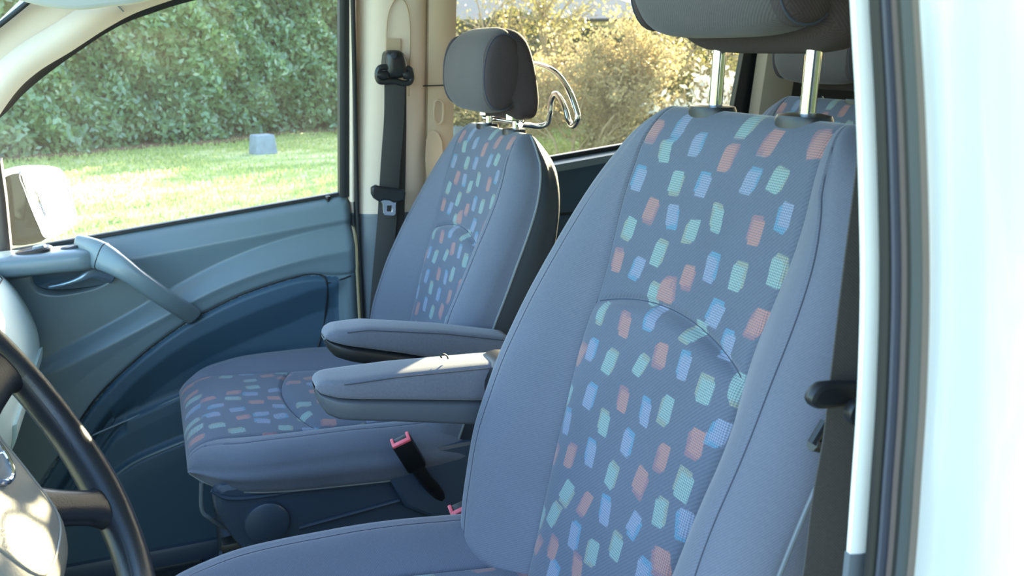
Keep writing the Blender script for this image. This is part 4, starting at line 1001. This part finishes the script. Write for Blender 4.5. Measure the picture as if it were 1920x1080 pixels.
# lawn: gently uneven ground and a band of grass blades where it shows through the window
gx, gy = np.meshgrid(np.linspace(-25, 60, 120), np.linspace(-15, 70, 120), indexing='ij')
gz = .03*np.sin(gx*.7)*np.cos(gy*.9)+.02*np.sin(gx*2.1+gy*1.3); near = np.clip((np.hypot(gx-1, gy)-4)/4, 0, 1); gz = gz*near-.01
V_ = np.stack([gx, gy, gz], -1).reshape(-1, 3)
GRASS = bpy.data.materials.new('lawn grass'); GRASS.use_nodes = True; n = GRASS.node_tree; p = n.nodes['Principled BSDF']; p.inputs['Roughness'].default_value = .9; p.inputs['Specular IOR Level'].default_value = .2
tc = n.nodes.new('ShaderNodeTexCoord'); n1 = n.nodes.new('ShaderNodeTexNoise'); n1.inputs['Scale'].default_value = .9; n1.inputs['Detail'].default_value = 6
mp = n.nodes.new('ShaderNodeMapping'); mp.inputs['Scale'].default_value = (1, 2.2, 1); n.links.new(tc.outputs['Object'], mp.inputs[0]); n.links.new(mp.outputs[0], n1.inputs['Vector'])
cr = n.nodes.new('ShaderNodeValToRGB'); cr.color_ramp.elements[0].position = .36; cr.color_ramp.elements[0].color = (.18, .28, .07, 1); cr.color_ramp.elements[1].position = .66; cr.color_ramp.elements[1].color = (.66, .60, .32, 1)
n.links.new(n1.outputs[0], cr.inputs[0]); n.links.new(cr.outputs[0], p.inputs['Base Color'])
struct(obj('sky_blocker', fixn(loft([[(x, -5.0-.25*math.sin(x*1.7), z) for x, z in ((k*1.0-9, 0), (k*1.0-9, 1.7+.15*math.sin(k*1.3)))]+[(k*1.0-9, -6.2, 1.7), (k*1.0-9, -6.2, 0)] for k in range(22)])), mat('sky blocker green', (.05, .075, .035), .95, bump=1, bscale=12, bdist=.1, var=.5, vscale=4)))  # unseen bank behind the camera, added to block low frontal sky light
lawn = struct(obj('lawn', (V_, [(i*120+j, (i+1)*120+j, (i+1)*120+j+1, i*120+j+1) for i in range(119) for j in range(119)]), GRASS, smooth_='all'))
gb = leafmat('grass blades', (.20, .34, .08), (.58, .60, .26), .55, .5, .3, .8)
nb = 70000; th_ = rng.uniform(math.radians(48), math.radians(107), nb); r_ = rng.uniform(0, 1, nb)**.8*14+4.2
P_ = np.stack([r_*np.cos(th_), r_*np.sin(th_), np.full(nb, .0)], 1); Hh = rng.uniform(.02, .055, nb); aa = rng.uniform(0, 6.28, nb); wd = .004+.0006*r_
d1 = np.stack([np.cos(aa)*wd, np.sin(aa)*wd, 0*aa], 1); ln = np.stack([rng.normal(0, .014, nb), rng.normal(0, .014, nb), Hh], 1)
Vb = np.stack([P_-d1, P_+d1, P_+ln+d1*.3, P_+ln-d1*.3], 1).reshape(-1, 3)
go = bigobj('grass', Vb, np.arange(4*nb).reshape(nb, 4), gb); tag(go, 'short sunlit lawn grass outside the van windows', 'grass', kind='stuff')

# clipped hedge across the lawn
A_, B_ = Vector((-7.0, 12.6, 0)), Vector((4.6, 18.4, 0)); dirh = (B_-A_).normalized(); nh = Vector((dirh.y, -dirh.x, 0)); Lh = (B_-A_).length
hg = empty('hedge', (A_+B_)/2)
K1, K2 = 90, 30
V_ = []; 
def hsurf(u, v):
    b = .16*math.sin(u*2.3)+.10*math.sin(u*5.1+1)+.12*math.sin(v*3.1+u)+.07*math.sin(v*7+u*3)
    return A_+dirh*u+nh*(b*.8-.15*v*.3)+Vector((0, 0, v))
for i in range(K1+1):
    for j in range(K2+1): V_.append(hsurf(Lh*i/K1, 3.5*j/K2)-nh*.22)
core = obj('hedge_core', (V_, [(i*(K2+1)+j, (i+1)*(K2+1)+j, (i+1)*(K2+1)+j+1, i*(K2+1)+j+1) for i in range(K1) for j in range(K2)]), mat('hedge shade', (.035, .055, .028), .95, var=.5, vscale=2), hg, smooth_='all')
nl = 80000
uu = rng.uniform(0, Lh, nl); vv = 3.5*rng.uniform(0, 1, nl); 
b = .16*np.sin(uu*2.3)+.10*np.sin(uu*5.1+1)+.12*np.sin(vv*3.1+uu)+.07*np.sin(vv*7+uu*3)
off = b*.8-.045*vv - np.abs(rng.normal(0, .22, nl))+.10+.16*np.sin(uu*6.3+vv*2)*np.sin(vv*5.2+uu*1.7)
P_ = np.array(A_)[None]+np.array(dirh)[None]*uu[:, None]+np.array(nh)[None]*off[:, None]; P_[:, 2] += vv
keep = ~((vv < .25) & (rng.uniform(0, 1, nl) < .6)); P_ = P_[keep]
Vl, Ql = cards(P_, np.array(nh)[None]+np.array([0, 0, .4]), .078, rng, 1.7)
hl = leafmat('hedge leaves', (.028, .105, .060), (.24, .40, .20), .42, .20, .8, 1.6, (.30, .44, .10))
tag(bigobj('hedge_foliage', Vl, Ql, hl, hg), kind='stuff')
tag(hg, 'tall glossy evergreen hedge across the lawn beyond the passenger window', 'hedge')
# leaf litter and soil strip under the hedge
so = [hsurf(Lh*i/60, 0)+nh*.35+Vector((0, 0, .02)) for i in range(61)]; so2 = [p-nh*.9+Vector((0, 0, .05)) for p in so]
tag(obj('soil_strip', ([tuple(p) for p in so+so2], [(i, i+1, i+62, i+61) for i in range(60)]), mat('bark soil', (.16, .09, .045), .95, bump=1, bscale=20, bdist=.03, var=.4, vscale=4)), 'strip of brown soil along the foot of the hedge', 'soil', kind='stuff')

def stub(px, py, w_, h_, name, label, rot=0):
    r = ray(px, py); p = CAM + r*(-1.5/r.z); rings = []
    for z, f in ((-.05, 1.12), (0, 1.1), (h_*.5, 1.02), (h_*.93, .94), (h_*.985, .90), (h_, .80)):
        rings.append([(p.x+(a*math.cos(rot)-b*math.sin(rot))*w_/2*f, p.y+(a*math.sin(rot)+b*math.cos(rot))*w_/2*f, z) for a, b in sellip(0, 1, 1, 7, 36)])
    o = obj(name, fixn(loft(rings)), CONC); tag(o, label, 'concrete block', None); return o
stub(494, 291, .31, .30, 'concrete_block', 'squat grey concrete block standing alone on the lawn before the hedge', .3)
stub(853, 266, .24, .25, 'concrete_block', 'small pale concrete block on the grass beside the passenger headrest', .5)

def branches(base, h, n, spread, seed, depth=4, r0=.035, lean=(0, 0)):
    rg = random.Random(seed); segs = []; tips = []
    def grow(p, d, L, r, k):
        q = p; pts = [q]
        for _ in range(4):
            d = (d+Vector((rg.gauss(0, .16), rg.gauss(0, .16), rg.gauss(.02, .10)))).normalized(); q = q+d*L/4; pts.append(q)
            if k <= 2: tips.append((q, d))
        segs.append((pts, [max(r*(1-.12*i), .0035) for i in range(5)]))
        if k <= 0: return
        for _ in range(rg.choice((2, 3, 3))):
            s = rg.uniform(.35, 1); i = min(int(s*4), 4); nd = (d*.9+Vector((rg.gauss(0, .55), rg.gauss(0, .55), rg.gauss(.15, .35)))).normalized()
            grow(pts[i], nd, L*rg.uniform(.62, .85), r*.58, k-1)
    for _ in range(n):
        a = rg.uniform(0, 6.28); d = Vector((math.cos(a)*spread+lean[0], math.sin(a)*spread+lean[1], 1)).normalized()
        grow(Vector(base)+Vector((rg.uniform(-.15, .15), rg.uniform(-.15, .15), -.05)), d, h*.36, r0*rg.uniform(.7, 1.2), depth)
    return join(*[tube(p, r, 5, caps=False) for p, r in segs]), tips
def shrub(name, label, cat, px, dist, h, n, spread, seed, leafm, leafn, size, jit, part, depth=4, r0=.035, group=None, bark=BARK, asp=1.6):
    th0 = TH-math.atan((px-960)/FPX); base = Vector((dist*math.cos(th0), dist*math.sin(th0), 0))
    root = empty(name, base); g, tips = branches(base, h, n, spread, seed, depth, r0)
    obj('branches', g, bark, root, smooth_='all')
    T_ = np.array([tuple(t[0]) for t in tips]); rg = np.random.default_rng(seed); idx = rg.integers(0, len(T_), leafn)
    P_ = T_[idx]+rg.normal(0, jit, (leafn, 3)); P_ = P_[P_[:, 2] > .02]
    Vl, Ql = cards(P_, np.array([[0, -.3, .5]]), size, rg, asp)
    tag(bigobj(part, Vl, Ql, leafm, root), kind='stuff'); tag(root, label, cat, group); return root
BUD = leafmat('budding catkins', (.26, .20, .09), (.56, .46, .24), .5, .5, .3, 2)
OLI = leafmat('olive leaves', (.11, .12, .035), (.32, .28, .08), .5, .4, .4, 1)
DKG = leafmat('dark evergreen leaves', (.035, .05, .018), (.13, .14, .05), .3, .4, .4, .7)
WHT = leafmat('white blossom', (.75, .72, .62), (.95, .93, .85), .4, .5, .3, 2)
TW = mat('pale twig bark', (.40, .30, .18), .85, var=.3, vscale=5)
shrub('budding_shrub', 'leafless shrub with pale pinkish buds just right of the passenger headrest', 'shrub', 1075, 11.5, 2.6, 6, .55, 21, BUD, 10000, .034, .045, 'buds', 4, .022, bark=TW)
shrub('budding_shrub', 'budding shrub low behind the chrome coat hanger', 'shrub', 985, 13.5, 2.2, 5, .6, 22, BUD, 8000, .034, .05, 'buds', 4, .02, bark=TW)
shrub('budding_shrub', 'budding shrub with long arching twigs directly beside the driver headrest', 'shrub', 1165, 12.5, 2.8, 6, .6, 23, BUD, 10000, .034, .05, 'buds', 4, .024, bark=TW)
shrub('bare_tree', 'bare branching tree with thick limbs rising above the budding shrubs', 'tree', 1215, 14.5, 3.6, 3, .55, 24, OLI, 3000, .038, .09, 'young_leaves', 4, .06, bark=TW)
shrub('bare_tree', 'bare tree with fine twigs against the sky beside the passenger headrest top', 'tree', 1010, 17, 4.2, 3, .5, 29, OLI, 3400, .038, .10, 'young_leaves', 4, .055, bark=TW)
shrub('blossom_shrub', 'shrub with white blossom beside the rear edge of the side window', 'shrub', 1305, 11.5, 2.1, 6, .55, 25, WHT, 700, .07, .05, 'blossom', 4, .022, bark=TW)
shrub('leafy_bush', 'olive green bush low behind the passenger seat top', 'bush', 935, 16.5, 2.2, 7, .7, 26, OLI, 16000, .045, .14, 'leaves', 3, .02)
shrub('leafy_bush', 'olive bush filling the gap under the blossom shrub', 'bush', 1250, 14.5, 1.9, 7, .8, 27, OLI, 14000, .045, .14, 'leaves', 3, .02)
shrub('leafy_bush', 'olive bush at the far rear edge of the side window', 'bush', 1390, 13.0, 2.3, 7, .8, 28, OLI, 16000, .045, .14, 'leaves', 3, .02)
# evergreen screen behind the shrubs
def screen(name, label, px0, px1, d0, d1, h, seed, m, n_):
    a0, a1 = TH-math.atan((px0-960)/FPX), TH-math.atan((px1-960)/FPX)
    A2, B2 = Vector((d0*math.cos(a0), d0*math.sin(a0), 0)), Vector((d1*math.cos(a1), d1*math.sin(a1), 0)); dr_ = (B2-A2).normalized(); nn = Vector((dr_.y, -dr_.x, 0)); LL = (B2-A2).length
    rg = np.random.default_rng(seed); root = empty(name, (A2+B2)/2); top = lambda u: h*(1+.10*np.sin(u*1.3+seed)+.07*np.sin(u*3.7))
    V_ = []; 
    for i in range(41):
        u = LL*i/40
        for j in range(7): V_.append(A2+dr_*u-nn*(.5*abs(j/3-1)*0+.35)+Vector((0, 0, float(top(u))*.93*j/6)))
    obj('screen_core', (V_, [(i*7+j, (i+1)*7+j, (i+1)*7+j+1, i*7+j+1) for i in range(40) for j in range(6)]), mat('evergreen shade', (.035, .038, .018), .95, var=.5, vscale=1.5), root, smooth_='all')
    u = rg.uniform(0, LL, n_); t_ = rg.uniform(0, 1, n_)**.85; z = t_*top(u); d = -np.abs(rg.normal(0, .3, n_))+.25*np.sin(u*4)*np.sin(z*4)
    P_ = np.array(A2)[None]+np.array(dr_)[None]*u[:, None]+np.array(nn)[None]*d[:, None]; P_[:, 2] += z
    Vl, Ql = cards(P_, np.array(nn)[None]+np.array([0, 0, .6]), .10, rg, 1.8)
    tag(bigobj('leaves', Vl, Ql, m, root), kind='stuff'); tag(root, label, 'hedge'); return root
screen('evergreen_screen', 'dark olive evergreen hedge behind the budding shrubs, seen through the rear side window', 790, 1480, 20, 19, 1.95, 31, DKG, 26000)
# clipped dome shrub
r = ray(1225, 262); pdm = CAM + r*(13.2/r.length); pdm.z = 0
V_, Fq = [], []
bm = bmesh.new(); bmesh.ops.create_icosphere(bm, subdivisions=4, radius=1)
for v in bm.verts:
    c = v.co.copy(); s = 1+.05*math.sin(c.x*7+c.y*3)+.04*math.sin(c.z*9+c.y*6); v.co = Vector((c.x*1.0*s, c.y*.85*s, max(c.z, -.05)*.80*s))
bm.verts.index_update(); V_ = [tuple(v.co) for v in bm.verts]; Fq = [[v.index for v in f.verts] for f in bm.faces]; nrm_ = np.array([v.co.normalized()[:] for v in bm.verts]); bm.free()
dm = empty('dome_shrub', pdm); obj('dome_core', ([tuple(Vector(v)*.93+pdm) for v in V_], Fq), mat('dome shade', (.12, .11, .05), .95, var=.4, vscale=3), dm, smooth_='all')
idx = rng.integers(0, len(V_), 9000); P_ = (np.array(V_)[idx]+rng.normal(0, .035, (9000, 3)))+np.array(pdm); P_ = P_[P_[:, 2] > 0]
Vl, Ql = cards(P_, nrm_[idx][:len(P_)], .045, rng, 1.7); tag(bigobj('leaves', Vl, Ql, leafmat('dome leaves', (.26, .24, .10), (.52, .47, .22), .4, .5, .3, 2), dm), kind='stuff')
tag(dm, 'rounded olive dome shaped shrub low between the two front headrests', 'shrub')
# house with a grey roof behind everything
th0 = TH-math.atan((905-960)/FPX); hb = Vector((42*math.cos(th0), 42*math.sin(th0), 0)); along = Vector((math.sin(th0), -math.cos(th0), 0)); back = Vector((math.cos(th0), math.sin(th0), 0))
ho = empty('house', hb)
def hpt(u, v, z): return hb+along*u+back*v+Vector((0, 0, z))
def hbox(u0, u1, v0, v1, z0, z1):
    P = [hpt(u, v, z) for z in (z0, z1) for v in (v0, v1) for u in (u0, u1)]
    return P, [(0, 1, 3, 2), (4, 6, 7, 5), (0, 4, 5, 1), (2, 3, 7, 6), (0, 2, 6, 4), (1, 5, 7, 3)]
obj('wall', fixn(hbox(-3.2, 8.5, 0, 7, 0, 2.75)), mat('house render', (.42, .34, .25), .9), ho, smooth_=False)
obj('roof', fixn(([hpt(-3.8, -.5, 2.62), hpt(9.0, -.5, 2.62), hpt(9.0, 7.5, 2.62), hpt(-3.8, 7.5, 2.62), hpt(-1.6, 3.5, 3.72), hpt(6.5, 3.5, 3.72)], [(0, 1, 5, 4), (1, 2, 5), (2, 3, 4, 5), (3, 0, 4), (0, 3, 2, 1)])), mat('grey slates', (.22, .20, .19), .7, bump=.4, bscale=3, bdist=.05), ho, smooth_=False)
obj('gutter', tube([hpt(-3.9, -.58, 2.62), hpt(9.1, -.58, 2.62)], .07, 8), RUB, ho)
for u in (-1.5, 1.5, 4.5):
    wn = obj('window', fixn(hbox(u, u+1.1, -.04, .05, 1.0, 2.2)), mat('house window frame', (.8, .8, .78), .5), ho, smooth_=False)
    obj('window_pane', fixn(hbox(u+.08, u+1.02, -.06, .0, 1.08, 2.12)), BPLA, wn, smooth_=False)
tag(ho, 'low house with a grey roof far behind the shrubs and hedge', 'house')
